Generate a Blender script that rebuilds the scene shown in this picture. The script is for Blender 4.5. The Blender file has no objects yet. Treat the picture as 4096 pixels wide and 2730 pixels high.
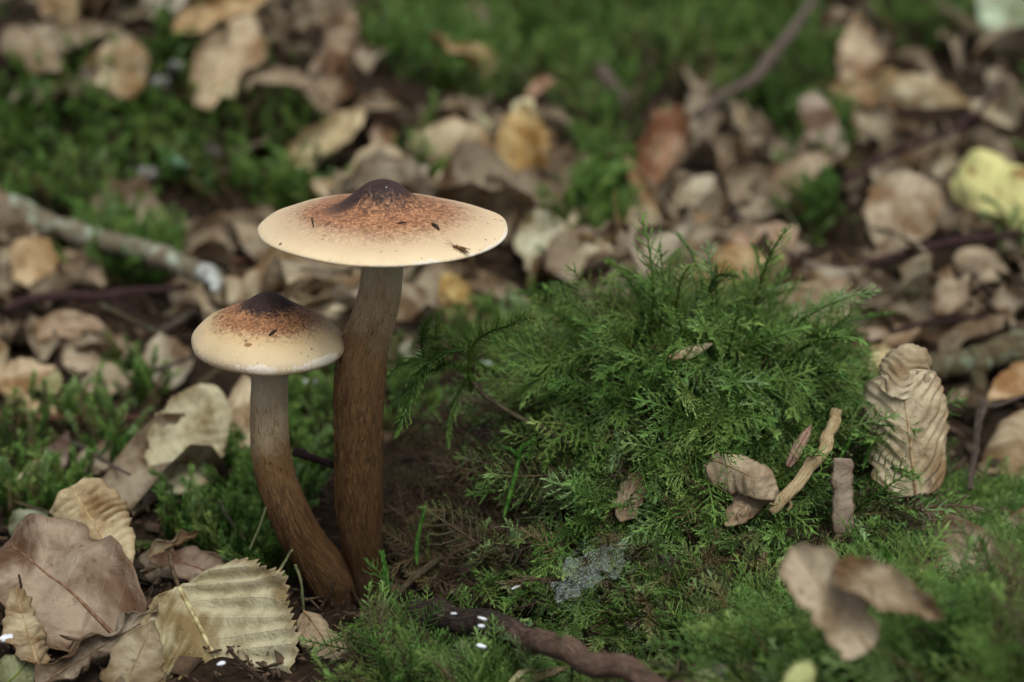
import bpy, math, random
import numpy as np
from mathutils import Vector, Matrix

random.seed(7)
rng = np.random.default_rng(7)
R_ = math.radians
scn = bpy.context.scene
COL = scn.collection
CM = 0.01                      # all helper coordinates below are in centimetres

# ------------------------------------------------------------------ camera
PITCH = R_(19.0)
FPX = 7643.0                   # focal length in photo pixels (4096 wide)
CAM_D = 38.4
CAM_H = CAM_D * math.tan(PITCH + math.atan((2385 - 1365) / FPX))
CAMP = np.array([0.0, -CAM_D, CAM_H])
FWD = np.array([0, math.cos(PITCH), -math.sin(PITCH)])
UPV = np.array([0, math.sin(PITCH), math.cos(PITCH)])
RGT = np.array([1.0, 0, 0])
cam_data = bpy.data.cameras.new("camera")
cam_data.sensor_width = 36.0
cam_data.lens = 36.0 * FPX / 4096.0
cam_data.clip_start = 0.005
cam_data.clip_end = 200.0
cam_data.dof.use_dof = True
cam_data.dof.focus_distance = 0.400
cam_data.dof.aperture_fstop = 11.5
cam = bpy.data.objects.new("camera", cam_data)
COL.objects.link(cam)
cam.location = CAMP * CM
cam.rotation_euler = (math.pi / 2 - PITCH, 0, 0)
scn.camera = cam

# ------------------------------------------------------------------ light
SUN_EL, SUN_AZ = R_(62), R_(22)      # azimuth: from the camera's right hand, a little in front of the caps
world = bpy.data.worlds.new("World")
scn.world = world
world.use_nodes = True
wn = world.node_tree
wn.nodes.clear()
sky = wn.nodes.new("ShaderNodeTexSky")
sky.sky_type = 'NISHITA'
sky.sun_disc = False
sky.sun_elevation = SUN_EL
sky.sun_rotation = R_(180) - SUN_AZ
sky.dust_density = 4.0
sky.air_density = 1.0
sky.ozone_density = 0.4
hsv = wn.nodes.new("ShaderNodeHueSaturation")     # overcast: the cloud layer greys the sky
hsv.inputs['Saturation'].default_value = 0.5
bg = wn.nodes.new("ShaderNodeBackground")
bg.inputs['Strength'].default_value = 0.085
wo = wn.nodes.new("ShaderNodeOutputWorld")
wn.links.new(sky.outputs[0], hsv.inputs['Color'])
wn.links.new(hsv.outputs[0], bg.inputs['Color'])
wn.links.new(bg.outputs[0], wo.inputs['Surface'])

sun_data = bpy.data.lights.new("sun", 'SUN')
sun_data.energy = 1.5
sun_data.angle = R_(40)
sun_data.color = (0.97, 1.0, 0.965)
sun = bpy.data.objects.new("sun", sun_data)
COL.objects.link(sun)
sd = Vector((math.cos(SUN_EL) * math.sin(SUN_AZ), -math.cos(SUN_EL) * math.cos(SUN_AZ), math.sin(SUN_EL)))
sun.rotation_euler = sd.to_track_quat('Z', 'Y').to_euler()
sun.location = sd * 5

scn.view_settings.view_transform = 'Standard'
scn.view_settings.look = 'None'
scn.view_settings.gamma = 1.0
scn.view_settings.exposure = 0.5
scn.render.engine = 'CYCLES'
scn.cycles.use_denoising = True
scn.cycles.use_adaptive_sampling = True
scn.cycles.adaptive_threshold = 0.03
scn.cycles.max_bounces = 4
scn.cycles.diffuse_bounces = 3
scn.cycles.glossy_bounces = 2
scn.cycles.transparent_max_bounces = 10


# ------------------------------------------------------------------ pixel <-> place
def ray(px, py):
    d = FWD + (px - 2048) / FPX * RGT + (1365 - py) / FPX * UPV
    return d


def at_y(px, py, y):
    d = ray(px, py)
    t = (y - CAMP[1]) / d[1]
    return CAMP + t * d


def project(P):
    q = np.asarray(P, float) - CAMP
    dep = q @ FWD
    return 2048 + FPX * (q @ RGT) / dep, 1365 - FPX * (q @ UPV) / dep, dep


_ph = rng.uniform(0, 6.28, (4, 8))
_kd = rng.uniform(0, 6.28, (4, 8))


def wav(x, y, freq, s=0):
    o = 0
    for i in range(6):
        k = freq * (0.7 + 0.13 * i)
        o = o + np.sin(k * (x * math.cos(_kd[s, i]) + y * math.sin(_kd[s, i])) + _ph[s, i])
    return o / 6.0


def bump(x, y, cx, cy, sx, sy, p=2.0):
    return np.exp(-((np.abs(x - cx) / sx) ** p + (np.abs(y - cy) / sy) ** p))


def H(x, y):
    x = np.asarray(x, float)
    y = np.asarray(y, float)
    h = 0.085 * np.maximum(0, y - 8.0) * (1 / (1 + np.maximum(0, y - 8) / 900.0))
    h = np.minimum(h, 9.0 + 0.01 * y)
    h = h + 0.30 * wav(x, y, 0.9, 0) + 0.7 * wav(x, y, 0.22, 1) * np.clip((y - 4) / 12, 0, 1)
    # mossy mound beside the mushrooms (steeper at the front)
    yc = 4.3
    sy = np.where(y < yc, 3.7, 3.0)
    m = np.exp(-((np.abs(x - 4.45) / 3.3) ** 2.8 + (np.abs(y - yc) / sy) ** 2.2))
    h = h + 4.55 * m * (1 + 0.10 * wav(x, y, 1.3, 2))
    h = h + 1.5 * bump(x, y, 0.5, 3.6, 2.0, 2.2)
    # rise on the camera side, right
    h = h + 3.1 * bump(x, y, 9.5, -10.5, 4.6, 5.0)
    h = h + 0.6 * bump(x, y, 3.0, -7.0, 4.5, 3.5)
    # moss banks behind
    h = h + 4.6 * bump(x, y, -17.0, 38.0, 13.0, 8.0)
    h = h + 3.0 * bump(x, y, 8.0, 66.0, 18.0, 9.0)
    h = h + 1.5 * bump(x, y, 0.0, 22.0, 4.0, 4.0)
    return h


_T = np.arange(14.0, 260.0, 0.12)


def hit(px, py, lift=0.0):
    d = ray(px, py)
    P = CAMP + _T[:, None] * d
    g = P[:, 2] - H(P[:, 0], P[:, 1]) - lift
    i = int(np.argmax(g < 0)) if (g < 0).any() else len(_T) - 1
    i = max(i, 1)
    f = g[i - 1] / (g[i - 1] - g[i] + 1e-9)
    return CAMP + (_T[i - 1] + f * (_T[i] - _T[i - 1])) * d


def grey(c, f=0.16):
    c = np.asarray(c, float)
    return c + (np.array([0.98, 1.0, 0.95]) * c.mean() - c) * f


def s2l(c):
    c = np.asarray(c, float) / 255.0
    return np.where(c <= 0.04045, c / 12.92, ((c + 0.055) / 1.055) ** 2.4)


# ------------------------------------------------------------------ mesh helpers
def new_mesh(name, V, F, smooth=True, attrs=None, uv=None):
    me = bpy.data.meshes.new(name)
    V = np.asarray(V, np.float32)
    F = list(F) if not isinstance(F, np.ndarray) else F
    if isinstance(F, np.ndarray) and F.ndim == 2:
        n, k = F.shape
        me.vertices.add(len(V))
        me.vertices.foreach_set('co', V.ravel())
        me.loops.add(n * k)
        me.loops.foreach_set('vertex_index', F.astype(np.int32).ravel())
        me.polygons.add(n)
        me.polygons.foreach_set('loop_start', np.arange(0, n * k, k, dtype=np.int32))
        me.update(calc_edges=True)
        me.validate()
    else:
        me.from_pydata(V.tolist(), [], F)
        me.update()
    if smooth:
        me.polygons.foreach_set('use_smooth', np.ones(len(me.polygons), dtype=bool))
    for k, a in (attrs or {}).items():
        a = np.asarray(a, np.float32)
        if a.ndim == 1:
            at = me.attributes.new(k, 'FLOAT', 'POINT')
            at.data.foreach_set('value', a)
        else:
            at = me.attributes.new(k, 'FLOAT_VECTOR', 'POINT')
            at.data.foreach_set('vector', a.ravel())
    return me


def obj(name, V, F, m, parent=None, org=None, smooth=True, attrs=None, color=None):
    """V in world cm; the object's origin is put at org (cm)."""
    V = np.asarray(V, float)
    if parent is not None:
        porg = np.array(parent['_org']) if '_org' in parent else np.zeros(3)
        me = new_mesh(name, (V - porg) * CM, F, smooth, attrs)
        o = bpy.data.objects.new(name, me)
        o.parent = parent
        o['_org'] = tuple(float(q) for q in porg)
    else:
        if org is None:
            i = int(np.argmin(V[:, 2]))
            org = V[i]
        org = np.asarray(org, float)
        me = new_mesh(name, (V - org) * CM, F, smooth, attrs)
        o = bpy.data.objects.new(name, me)
        o.location = org * CM
        o['_org'] = tuple(float(q) for q in org)
    me.materials.append(m)
    if color is not None:
        o.color = (*[float(q) for q in color[:3]], 1.0)
    COL.objects.link(o)
    return o


def empty(name, org):
    o = bpy.data.objects.new(name, None)
    o.location = np.asarray(org, float) * CM
    o.empty_display_size = 0.01
    o['_org'] = tuple(float(q) for q in org)
    COL.objects.link(o)
    return o


def tag(o, label, cat, group=None, kind=None):
    o['label'] = label
    o['category'] = cat
    if group:
        o['group'] = group
    if kind:
        o['kind'] = kind
    return o


def catmull(P, n):
    P = np.asarray(P, float)
    if len(P) == 2:
        return P[0] + np.linspace(0, 1, n)[:, None] * (P[1] - P[0])
    Q = np.vstack([2 * P[0] - P[1], P, 2 * P[-1] - P[-2]])
    ts = np.linspace(0, len(P) - 1 - 1e-6, n)
    out = []
    for t in ts:
        i = int(t)
        f = t - i
        p0, p1, p2, p3 = Q[i], Q[i + 1], Q[i + 2], Q[i + 3]
        out.append(0.5 * (2 * p1 + (p2 - p0) * f + (2 * p0 - 5 * p1 + 4 * p2 - p3) * f ** 2 + (3 * p1 - p0 - 3 * p2 + p3) * f ** 3))
    return np.array(out)


def nrm(v):
    v = np.asarray(v, float)
    return v / (np.linalg.norm(v, axis=-1, keepdims=True) + 1e-12)


def frames(C):
    T = nrm(np.gradient(C, axis=0))
    N = np.zeros_like(T)
    a = np.array([0, 0, 1.0]) if abs(T[0][2]) < 0.9 else np.array([0, 1.0, 0])
    n = nrm(a - T[0] * (a @ T[0]))
    for i in range(len(C)):
        n = nrm(n - T[i] * (n @ T[i]))
        N[i] = n
    return T, N, np.cross(T, N)


def tube(P, rad, n=24, seg=10, rough=0.0, cap=True, rfun=None, seed=0):
    """P control points, rad radii per control point -> V, F(list), attrs"""
    C = catmull(P, n)
    r = np.interp(np.linspace(0, len(rad) - 1, n), np.arange(len(rad)), rad)
    T, N, B = frames(C)
    th = np.linspace(0, 2 * math.pi, seg, endpoint=False)
    lr = np.random.default_rng(seed + 11)
    RR = r[:, None] * np.ones((1, seg))
    if rough:
        ph = lr.uniform(0, 6.28, 8)
        s = np.linspace(0, n * 0.9, n)[:, None]
        RR = RR * (1 + rough * (0.45 * np.sin(s * 0.9 + ph[0] + 1.3 * np.sin(th)[None]) + 0.35 * np.sin(2 * th[None] + ph[1] + s * 0.31)
                                + 0.3 * np.sin(3 * th[None] + ph[2] - s * 0.6) + 0.5 * lr.normal(0, 0.5, (n, seg))))
    if rfun is not None:
        RR = rfun(RR, np.linspace(0, 1, n)[:, None], th[None])
    V = C[:, None] + RR[..., None] * (np.cos(th)[None, :, None] * N[:, None] + np.sin(th)[None, :, None] * B[:, None])
    V = V.reshape(-1, 3)
    F = []
    for i in range(n - 1):
        for j in range(seg):
            k = (j + 1) % seg
            F.append((i * seg + j, i * seg + k, (i + 1) * seg + k, (i + 1) * seg + j))
    hh = np.repeat(np.linspace(0, 1, n), seg)
    pol = np.stack([np.tile(np.cos(th), n), np.tile(np.sin(th), n), np.repeat(np.cumsum(np.r_[0, np.linalg.norm(np.diff(C, axis=0), axis=1)]), seg)], 1)
    if cap:
        V = np.vstack([V, C[0] - T[0] * r[0] * 0.25, C[-1] + T[-1] * r[-1] * 0.25])
        a, b = len(V) - 2, len(V) - 1
        for j in range(seg):
            k = (j + 1) % seg
            F.append((a, k, j))
            F.append((b, (n - 1) * seg + j, (n - 1) * seg + k))
        hh = np.r_[hh, 0, 1]
        pol = np.vstack([pol, [0, 0, 0], [0, 0, pol[-1, 2]]])
    return V, F, {'hgt': hh, 'pol': pol}


def join(parts):
    Vs, Fs, o = [], [], 0
    at = {}
    for V, F, a in parts:
        Vs.append(V)
        Fs += [tuple(i + o for i in f) for f in F]
        for k in a:
            at.setdefault(k, []).append(a[k])
        o += len(V)
    return np.vstack(Vs), Fs, {k: np.concatenate(v) for k, v in at.items()}


# ------------------------------------------------------------------ materials
def mat(name):
    m = bpy.data.materials.new(name)
    m.use_nodes = True
    nt = m.node_tree
    nt.nodes.clear()
    return m, nt


class NT:
    def __init__(s, nt):
        s.nt = nt

    def n(s, t, **kw):
        nd = s.nt.nodes.new(t)
        for k, v in kw.items():
            setattr(nd, k, v)
        return nd

    def l(s, a, b):
        s.nt.links.new(a, b)

    def attr(s, name, typ='GEOMETRY'):
        return s.n("ShaderNodeAttribute", attribute_name=name, attribute_type=typ)

    def noise(s, vec, scale, detail=3, rough=0.55, dist=0.0):
        nd = s.n("ShaderNodeTexNoise")
        nd.inputs['Scale'].default_value = scale
        nd.inputs['Detail'].default_value = detail
        nd.inputs['Roughness'].default_value = rough
        nd.inputs['Distortion'].default_value = dist
        if vec is not None:
            s.l(vec, nd.inputs['Vector'])
        return nd.outputs[0]

    def ramp(s, fac, stops, interp='LINEAR'):
        nd = s.n("ShaderNodeValToRGB")
        nd.color_ramp.interpolation = interp
        els = nd.color_ramp.elements
        while len(els) < len(stops):
            els.new(0.5)
        for e, (p, c) in zip(els, stops):
            e.position = p
            e.color = (*c, 1) if len(c) == 3 else c
        s.l(fac, nd.inputs[0])
        return nd.outputs[0]

    def mix(s, fac, a, b, mode='MIX'):
        nd = s.n("ShaderNodeMix", data_type='RGBA', blend_type=mode)
        for v, i in ((fac, 0), (a, 6), (b, 7)):
            if hasattr(v, 'links'):
                s.l(v, nd.inputs[i])
            else:
                nd.inputs[i].default_value = v if i == 0 else ((*v, 1) if len(v) == 3 else v)
        return nd.outputs[2]

    def math(s, op, a, b=None, c=None, clamp=False):
        nd = s.n("ShaderNodeMath", operation=op, use_clamp=clamp)
        for i, v in enumerate((a, b, c)):
            if v is None:
                continue
            if hasattr(v, 'links'):
                s.l(v, nd.inputs[i])
            else:
                nd.inputs[i].default_value = v
        return nd.outputs[0]

    def mapr(s, v, a, b, c=0.0, d=1.0):
        nd = s.n("ShaderNodeMapRange")
        nd.interpolation_type = 'SMOOTHSTEP'
        s.l(v, nd.inputs[0])
        for i, q in zip((1, 2, 3, 4), (a, b, c, d)):
            nd.inputs[i].default_value = q
        return nd.outputs[0]

    def vmul(s, v, k):
        nd = s.n("ShaderNodeVectorMath", operation='MULTIPLY')
        s.l(v, nd.inputs[0])
        nd.inputs[1].default_value = k
        return nd.outputs[0]

    def vadd(s, v, w):
        nd = s.n("ShaderNodeVectorMath", operation='ADD')
        s.l(v, nd.inputs[0])
        s.l(w, nd.inputs[1])
        return nd.outputs[0]

    def out(s, color, rough=0.7, bump=None, bstr=0.3, bdist=0.0005, transl=0.0, tcol=None, spec=0.3, sss=0.0, sheen=0.0):
        p = s.n("ShaderNodeBsdfPrincipled")
        s.l(color, p.inputs['Base Color']) if hasattr(color, 'links') else setattr(p.inputs['Base Color'], 'default_value', (*color, 1))
        if hasattr(rough, 'links'):
            s.l(rough, p.inputs['Roughness'])
        else:
            p.inputs['Roughness'].default_value = rough
        p.inputs['Specular IOR Level'].default_value = spec
        if sss:
            p.inputs['Subsurface Weight'].default_value = sss
            p.inputs['Subsurface Radius'].default_value = (1.0, 0.8, 0.6)
            p.inputs['Subsurface Scale'].default_value = 0.0012
        if bump is not None:
            b = s.n("ShaderNodeBump")
            b.inputs['Strength'].default_value = bstr
            b.inputs['Distance'].default_value = bdist
            s.l(bump, b.inputs['Height'])
            s.l(b.outputs[0], p.inputs['Normal'])
        sh = p.outputs[0]
        if transl:
            tr = s.n("ShaderNodeBsdfTranslucent")
            s.l(tcol if tcol is not None else color, tr.inputs['Color'])
            mx = s.n("ShaderNodeMixShader")
            mx.inputs[0].default_value = transl
            s.l(sh, mx.inputs[1])
            s.l(tr.outputs[0], mx.inputs[2])
            sh = mx.outputs[0]
        o = s.n("ShaderNodeOutputMaterial")
        s.l(sh, o.inputs['Surface'])


def m_soil():
    m, nt = mat("forest_soil")
    k = NT(nt)
    tc = k.n("ShaderNodeTexCoord").outputs['Object']
    a = k.noise(tc, 60, 8, 0.7)
    b = k.noise(tc, 420, 5, 0.7)
    c = k.ramp(a, [(0.3, s2l((22, 17, 13))), (0.55, s2l((44, 34, 25))), (0.75, s2l((70, 55, 40)))])
    c = k.mix(0.5, c, k.ramp(b, [(0.3, s2l((18, 14, 11))), (0.7, s2l((78, 62, 47)))]))
    k.out(c, 0.95, k.math('ADD', a, b), 0.9, 0.003, spec=0.1)
    return m


def m_leaf():
    """dead leaf: colour from the object's own colour, mottled; 'lf' = (across, along, vein phase)"""
    m, nt = mat("dead_leaf_blade")
    k = NT(nt)
    oi = k.n("ShaderNodeObjectInfo")
    lf = k.attr('lf')
    tc = k.n("ShaderNodeTexCoord").outputs['Object']
    off = k.n("ShaderNodeCombineXYZ")
    for i in range(3):
        k.l(k.math('MULTIPLY', oi.outputs['Random'], 3.0 + i), off.inputs[i])
    v = k.vadd(tc, off.outputs[0])
    big = k.noise(v, 55, 4, 0.6, 0.4)
    mid = k.noise(v, 190, 5, 0.65, 0.6)
    fine = k.noise(v, 900, 4, 0.7)
    col = oi.outputs['Color']
    dark = k.mix(1.0, col, s2l((166, 146, 122)), 'MULTIPLY')
    light = k.mix(0.30, col, s2l((206, 198, 172)))
    c = k.mix(k.mapr(big, 0.36, 0.62), dark, light)
    c = k.mix(k.math('MULTIPLY', k.mapr(mid, 0.45, 0.75), 0.55), c, dark)
    spots = k.mapr(k.noise(v, 330, 2, 0.5), 0.66, 0.74)
    c = k.mix(k.math('MULTIPLY', spots, 0.55), c, s2l((62, 44, 32)))
    # paler along the veins, browner towards the margin
    sep = k.n("ShaderNodeSeparateXYZ")
    k.l(lf.outputs['Vector'], sep.inputs[0])
    edge = k.mapr(k.math('ABSOLUTE', sep.outputs[0]), 0.72, 1.0)
    c = k.mix(k.math('MULTIPLY', edge, k.math('MULTIPLY', big, 0.8)), c, k.mix(1.0, col, s2l((160, 130, 98)), 'MULTIPLY'))
    vein = k.math('ABSOLUTE', k.math('SUBTRACT', k.math('FRACT', sep.outputs[2]), 0.5))
    vline = k.mapr(vein, 0.44, 0.5)
    c = k.mix(k.math('MULTIPLY', vline, 0.12), c, s2l((195, 182, 150)))
    fib = k.noise(k.vmul(lf.outputs['Vector'], (6.0, 9.0, 26.0)), 4.0, 3, 0.6)
    c = k.mix(k.math('MULTIPLY', k.mapr(fib, 0.5, 0.75), 0.25), c, k.mix(1.0, col, s2l((150, 125, 100)), 'MULTIPLY'))
    h = k.math('ADD', k.math('MULTIPLY', mid, 0.8), k.math('ADD', k.math('MULTIPLY', fine, 0.35), k.math('MULTIPLY', vline, 0.10)))
    k.out(c, k.mapr(mid, 0.3, 0.7, 0.55, 0.8), h, 0.9, 0.0011, transl=0.12, spec=0.25)
    return m


def m_yellow():
    m, nt = mat("yellow_leaf_blade")
    k = NT(nt)
    oi = k.n("ShaderNodeObjectInfo")
    tc = k.n("ShaderNodeTexCoord").outputs['Object']
    a = k.noise(tc, 70, 4, 0.6, 0.5)
    b = k.noise(tc, 260, 4, 0.6)
    c = k.mix(k.mapr(b, 0.35, 0.7), oi.outputs['Color'], k.mix(0.35, oi.outputs['Color'], s2l((150, 165, 90))))
    c = k.mix(k.mapr(a, 0.58, 0.66), c, s2l((150, 98, 40)))
    c = k.mix(k.mapr(a, 0.68, 0.74), c, s2l((84, 52, 26)))
    k.out(c, 0.6, b, 0.4, 0.0006, transl=0.2, spec=0.3)
    return m


def m_vein():
    m, nt = mat("leaf_midrib")
    k = NT(nt)
    oi = k.n("ShaderNodeObjectInfo")
    tc = k.n("ShaderNodeTexCoord").outputs['Object']
    n = k.noise(tc, 600, 3)
    c = k.mix(k.mapr(n, 0.3, 0.7), k.mix(1.0, oi.outputs['Color'], s2l((170, 150, 125)), 'MULTIPLY'), oi.outputs['Color'])
    k.out(c, 0.6, n, 0.4, 0.0003, spec=0.3)
    return m


def m_bark(name, cols, lichen=None, ln=(0.55, 0.68), scale=1.0, end=None):
    m, nt = mat(name)
    k = NT(nt)
    tc = k.n("ShaderNodeTexCoord").outputs['Object']
    pol = k.attr('pol').outputs['Vector']
    st = k.noise(k.vmul(pol, (2.0, 2.0, 0.9)), 2.6 * scale, 5, 0.65, 0.3)
    sp = k.noise(tc, 420 * scale, 5, 0.7)
    ri = k.noise(k.vmul(pol, (0.6, 0.6, 7.0)), 2.0, 2, 0.5)
    f = k.math('ADD', k.math('MULTIPLY', st, 0.6), k.math('MULTIPLY', sp, 0.4))
    c = k.ramp(f, [(0.32, s2l(cols[0])), (0.5, s2l(cols[1])), (0.68, s2l(cols[2]))])
    c = k.mix(k.math('MULTIPLY', k.mapr(ri, 0.58, 0.7), 0.35), c, s2l(cols[0]))
    if end is not None:          # the bark is fresher and redder towards this end
        c2 = k.ramp(f, [(0.32, s2l(end[0])), (0.5, s2l(end[1])), (0.68, s2l(end[2]))])
        hg = k.attr('hgt').outputs['Fac']
        c = k.mix(k.mapr(k.math('ADD', hg, k.math('MULTIPLY', sp, 0.2)), 0.42, 0.62), c, c2)
    if lichen is not None:
        l1 = k.noise(tc, 130 * scale, 5, 0.65, 0.5)
        c = k.mix(k.mapr(l1, *ln), c, s2l(lichen))
    k.out(c, 0.82, f, 1.0, 0.0022, spec=0.15)
    return m


def m_cap(name, umbo, red, spotty, seed, smear=False, shade=1.0):
    m, nt = mat(name)
    k = NT(nt)
    rad = k.attr('rad').outputs['Fac']
    pol = k.attr('pol').outputs['Vector']          # (cos, sin, r)
    tc = k.n("ShaderNodeTexCoord").outputs['Object']
    tco = k.n("ShaderNodeVectorMath", operation='ADD')
    k.l(tc, tco.inputs[0])
    tco.inputs[1].default_value = (seed, seed * 0.7, 0)
    v = tco.outputs[0]
    soft = k.noise(v, 60, 3, 0.5)
    streak = k.noise(k.vmul(pol, (11.0, 11.0, 1.6)), 2.3, 4, 0.6)
    fib = k.noise(v, 620, 4, 0.62, 2.2)
    # warped radius
    r = k.math('ADD', rad, k.math('MULTIPLY', k.math('SUBTRACT', soft, 0.5), 0.16))
    r = k.math('ADD', r, k.math('MULTIPLY', k.math('SUBTRACT', streak, 0.5), 0.09))
    rf = k.math('ADD', r, k.math('MULTIPLY', k.math('SUBTRACT', fib, 0.5), 0.34))
    if smear:
        dt = k.n("ShaderNodeVectorMath", operation='DOT_PRODUCT')
        k.l(pol, dt.inputs[0])
        dt.inputs[1].default_value = (-0.93, -0.37, 0.0)
        sm = k.math('MULTIPLY', k.mapr(dt.outputs['Value'], 0.90, 1.0), k.mapr(rad, 0.72, 0.45))
        rf = k.math('SUBTRACT', rf, k.math('MULTIPLY', sm, k.mapr(fib, 0.35, 0.6, 0.02, 0.26)))
    cream, tan = s2l((236, 228, 210)) * np.array([1, 1, shade]), s2l((206, 180, 146)) * np.array([1, 1, shade])
    c = k.ramp(r, [(0.0, tan), (red[1] - 0.04, tan), (red[1] + 0.16, s2l((226, 208, 176)) * np.array([shade, shade * 0.97, shade * 0.9])), (0.97, cream), (1.0, s2l((232, 222, 204)))])
    c = k.mix(k.math('MULTIPLY', k.mapr(streak, 0.42, 0.72), 0.45), c, s2l((206, 178, 138)))
    rb = k.ramp(fib, [(0.38, s2l((92, 54, 34))), (0.52, s2l((150, 98, 64))), (0.64, s2l((188, 138, 98)))])
    c = k.mix(k.math('MULTIPLY', k.mapr(rf, red[0], red[1], 1.0, 0.0), 0.92), c, rb)
    dk = k.mix(k.mapr(fib, 0.4, 0.65), s2l((46, 33, 30)), s2l((72, 52, 45)))
    c = k.mix(k.mapr(rf, umbo[0], umbo[1], 1.0, 0.0), c, dk)
    if spotty:
        sp = k.noise(v, 260, 1, 0.4)
        msk = k.math('MULTIPLY', k.mapr(sp, 0.70, 0.745), k.mapr(rad, 0.98, 0.8))
        c = k.mix(k.math('MULTIPLY', msk, 0.8), c, s2l((122, 70, 38)))
    sp2 = k.noise(v, 900, 1, 0.4)
    c = k.mix(k.math('MULTIPLY', k.mapr(sp2, 0.73, 0.77), 0.7), c, s2l((88, 58, 38)))
    h = k.math('ADD', k.math('MULTIPLY', streak, 0.5), k.math('MULTIPLY', fib, 0.5))
    k.out(c, 0.58, h, 0.4, 0.0008, spec=0.25, sss=0.06)
    return m


def m_stem():
    m, nt = mat("mushroom_stem_flesh")
    k = NT(nt)
    hg = k.attr('hgt').outputs['Fac']
    pol = k.attr('pol').outputs['Vector']
    tc = k.n("ShaderNodeTexCoord").outputs['Object']
    s1 = k.noise(k.vmul(pol, (2.4, 2.4, 0.8)), 2.4, 6, 0.72, 0.9)
    s2 = k.noise(k.vmul(pol, (7.0, 7.0, 2.3)), 2.6, 4, 0.6, 0.4)
    sf = k.noise(tc, 500, 4, 0.7)
    bl = k.noise(tc, 130, 4, 0.65)
    hw = k.math('ADD', hg, k.math('ADD', k.math('MULTIPLY', k.math('SUBTRACT', s1, 0.5), 0.3), k.math('MULTIPLY', k.math('SUBTRACT', bl, 0.5), 0.45)))
    c = k.ramp(hw, [(0.0, s2l((90, 72, 54))), (0.12, s2l((84, 61, 37))), (0.42, s2l((110, 80, 48))), (0.62, s2l((152, 118, 80))), (0.78, s2l((212, 186, 148))), (0.92, s2l((226, 210, 178)))])  # brown to cream flesh; shade at the foot painted in, shaded top lightened
    c = k.mix(k.math('MULTIPLY', k.mapr(k.math('ADD', k.math('MULTIPLY', s1, 0.75), k.math('MULTIPLY', bl, 0.3)), 0.47, 0.66), k.mapr(hg, 0.85, 0.4, 0.0, 0.85)), c, s2l((50, 32, 19)))
    fl = k.math('MULTIPLY', k.mapr(s2, 0.57, 0.65), k.mapr(hg, 0.93, 0.72, 0.0, 0.85))
    c = k.mix(fl, c, s2l((70, 42, 24)))
    c = k.mix(k.math('MULTIPLY', k.mapr(s2, 0.42, 0.3), 0.4), c, s2l((150, 120, 86)))
    h = k.math('ADD', k.math('MULTIPLY', s1, 0.6), k.math('ADD', k.math('MULTIPLY', s2, 0.5), k.math('MULTIPLY', sf, 0.2)))
    k.out(c, 0.72, h, 1.0, 0.0016, spec=0.15)
    return m


def m_plain(name, col, rough=0.7, col2=None, scale=300, transl=0.0, spec=0.25):
    m, nt = mat(name)
    k = NT(nt)
    tc = k.n("ShaderNodeTexCoord").outputs['Object']
    n = k.noise(tc, scale, 4, 0.6)
    c = k.mix(k.mapr(n, 0.35, 0.65), s2l(col), s2l(col2 or [q * 0.75 for q in col]))
    k.out(c, rough, n, 0.4, 0.0005, transl=transl, spec=spec)
    return m


def m_moss(name):
    m, nt = mat(name)
    k = NT(nt)
    tip = k.attr('tip').outputs['Fac']
    age = k.attr('age', 'INSTANCER').outputs['Fac']
    rnd = k.n("ShaderNodeObjectInfo").outputs['Random']
    g = k.ramp(rnd, [(0.0, s2l((62, 104, 40))), (0.3, s2l((88, 130, 54))), (0.6, s2l((118, 154, 74))), (0.85, s2l((142, 160, 86))), (1.0, s2l((138, 168, 122)))])
    g = k.mix(k.mapr(tip, 0.35, 1.0), k.mix(1.0, g, s2l((150, 158, 110)), 'MULTIPLY'), k.mix(0.22, g, s2l((168, 208, 112))))
    br = k.ramp(rnd, [(0.0, s2l((74, 58, 48))), (0.6, s2l((108, 88, 68))), (1.0, s2l((128, 114, 76)))])
    f = k.math('ADD', age, k.math('MULTIPLY', k.math('SUBTRACT', 0.5, tip), 0.55))
    c = k.mix(k.mapr(f, 0.35, 0.75), g, br)
    k.out(c, 0.5, None, transl=0.35, spec=0.35)
    return m


def m_web():
    m, nt = mat("cobweb_silk")
    k = NT(nt)
    d = k.n("ShaderNodeBsdfDiffuse")
    d.inputs['Color'].default_value = (0.50, 0.58, 0.52, 1)
    t = k.n("ShaderNodeBsdfTransparent")
    mx = k.n("ShaderNodeMixShader")
    tc = k.n("ShaderNodeTexCoord").outputs['Object']
    fl = k.noise(tc, 700, 6, 0.8, 2.0)
    k.l(k.mapr(fl, 0.40, 0.75, 0.0, 0.55), mx.inputs[0])
    o = k.n("ShaderNodeOutputMaterial")
    k.l(t.outputs[0], mx.inputs[1])
    k.l(d.outputs[0], mx.inputs[2])
    k.l(mx.outputs[0], o.inputs['Surface'])
    return m


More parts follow.
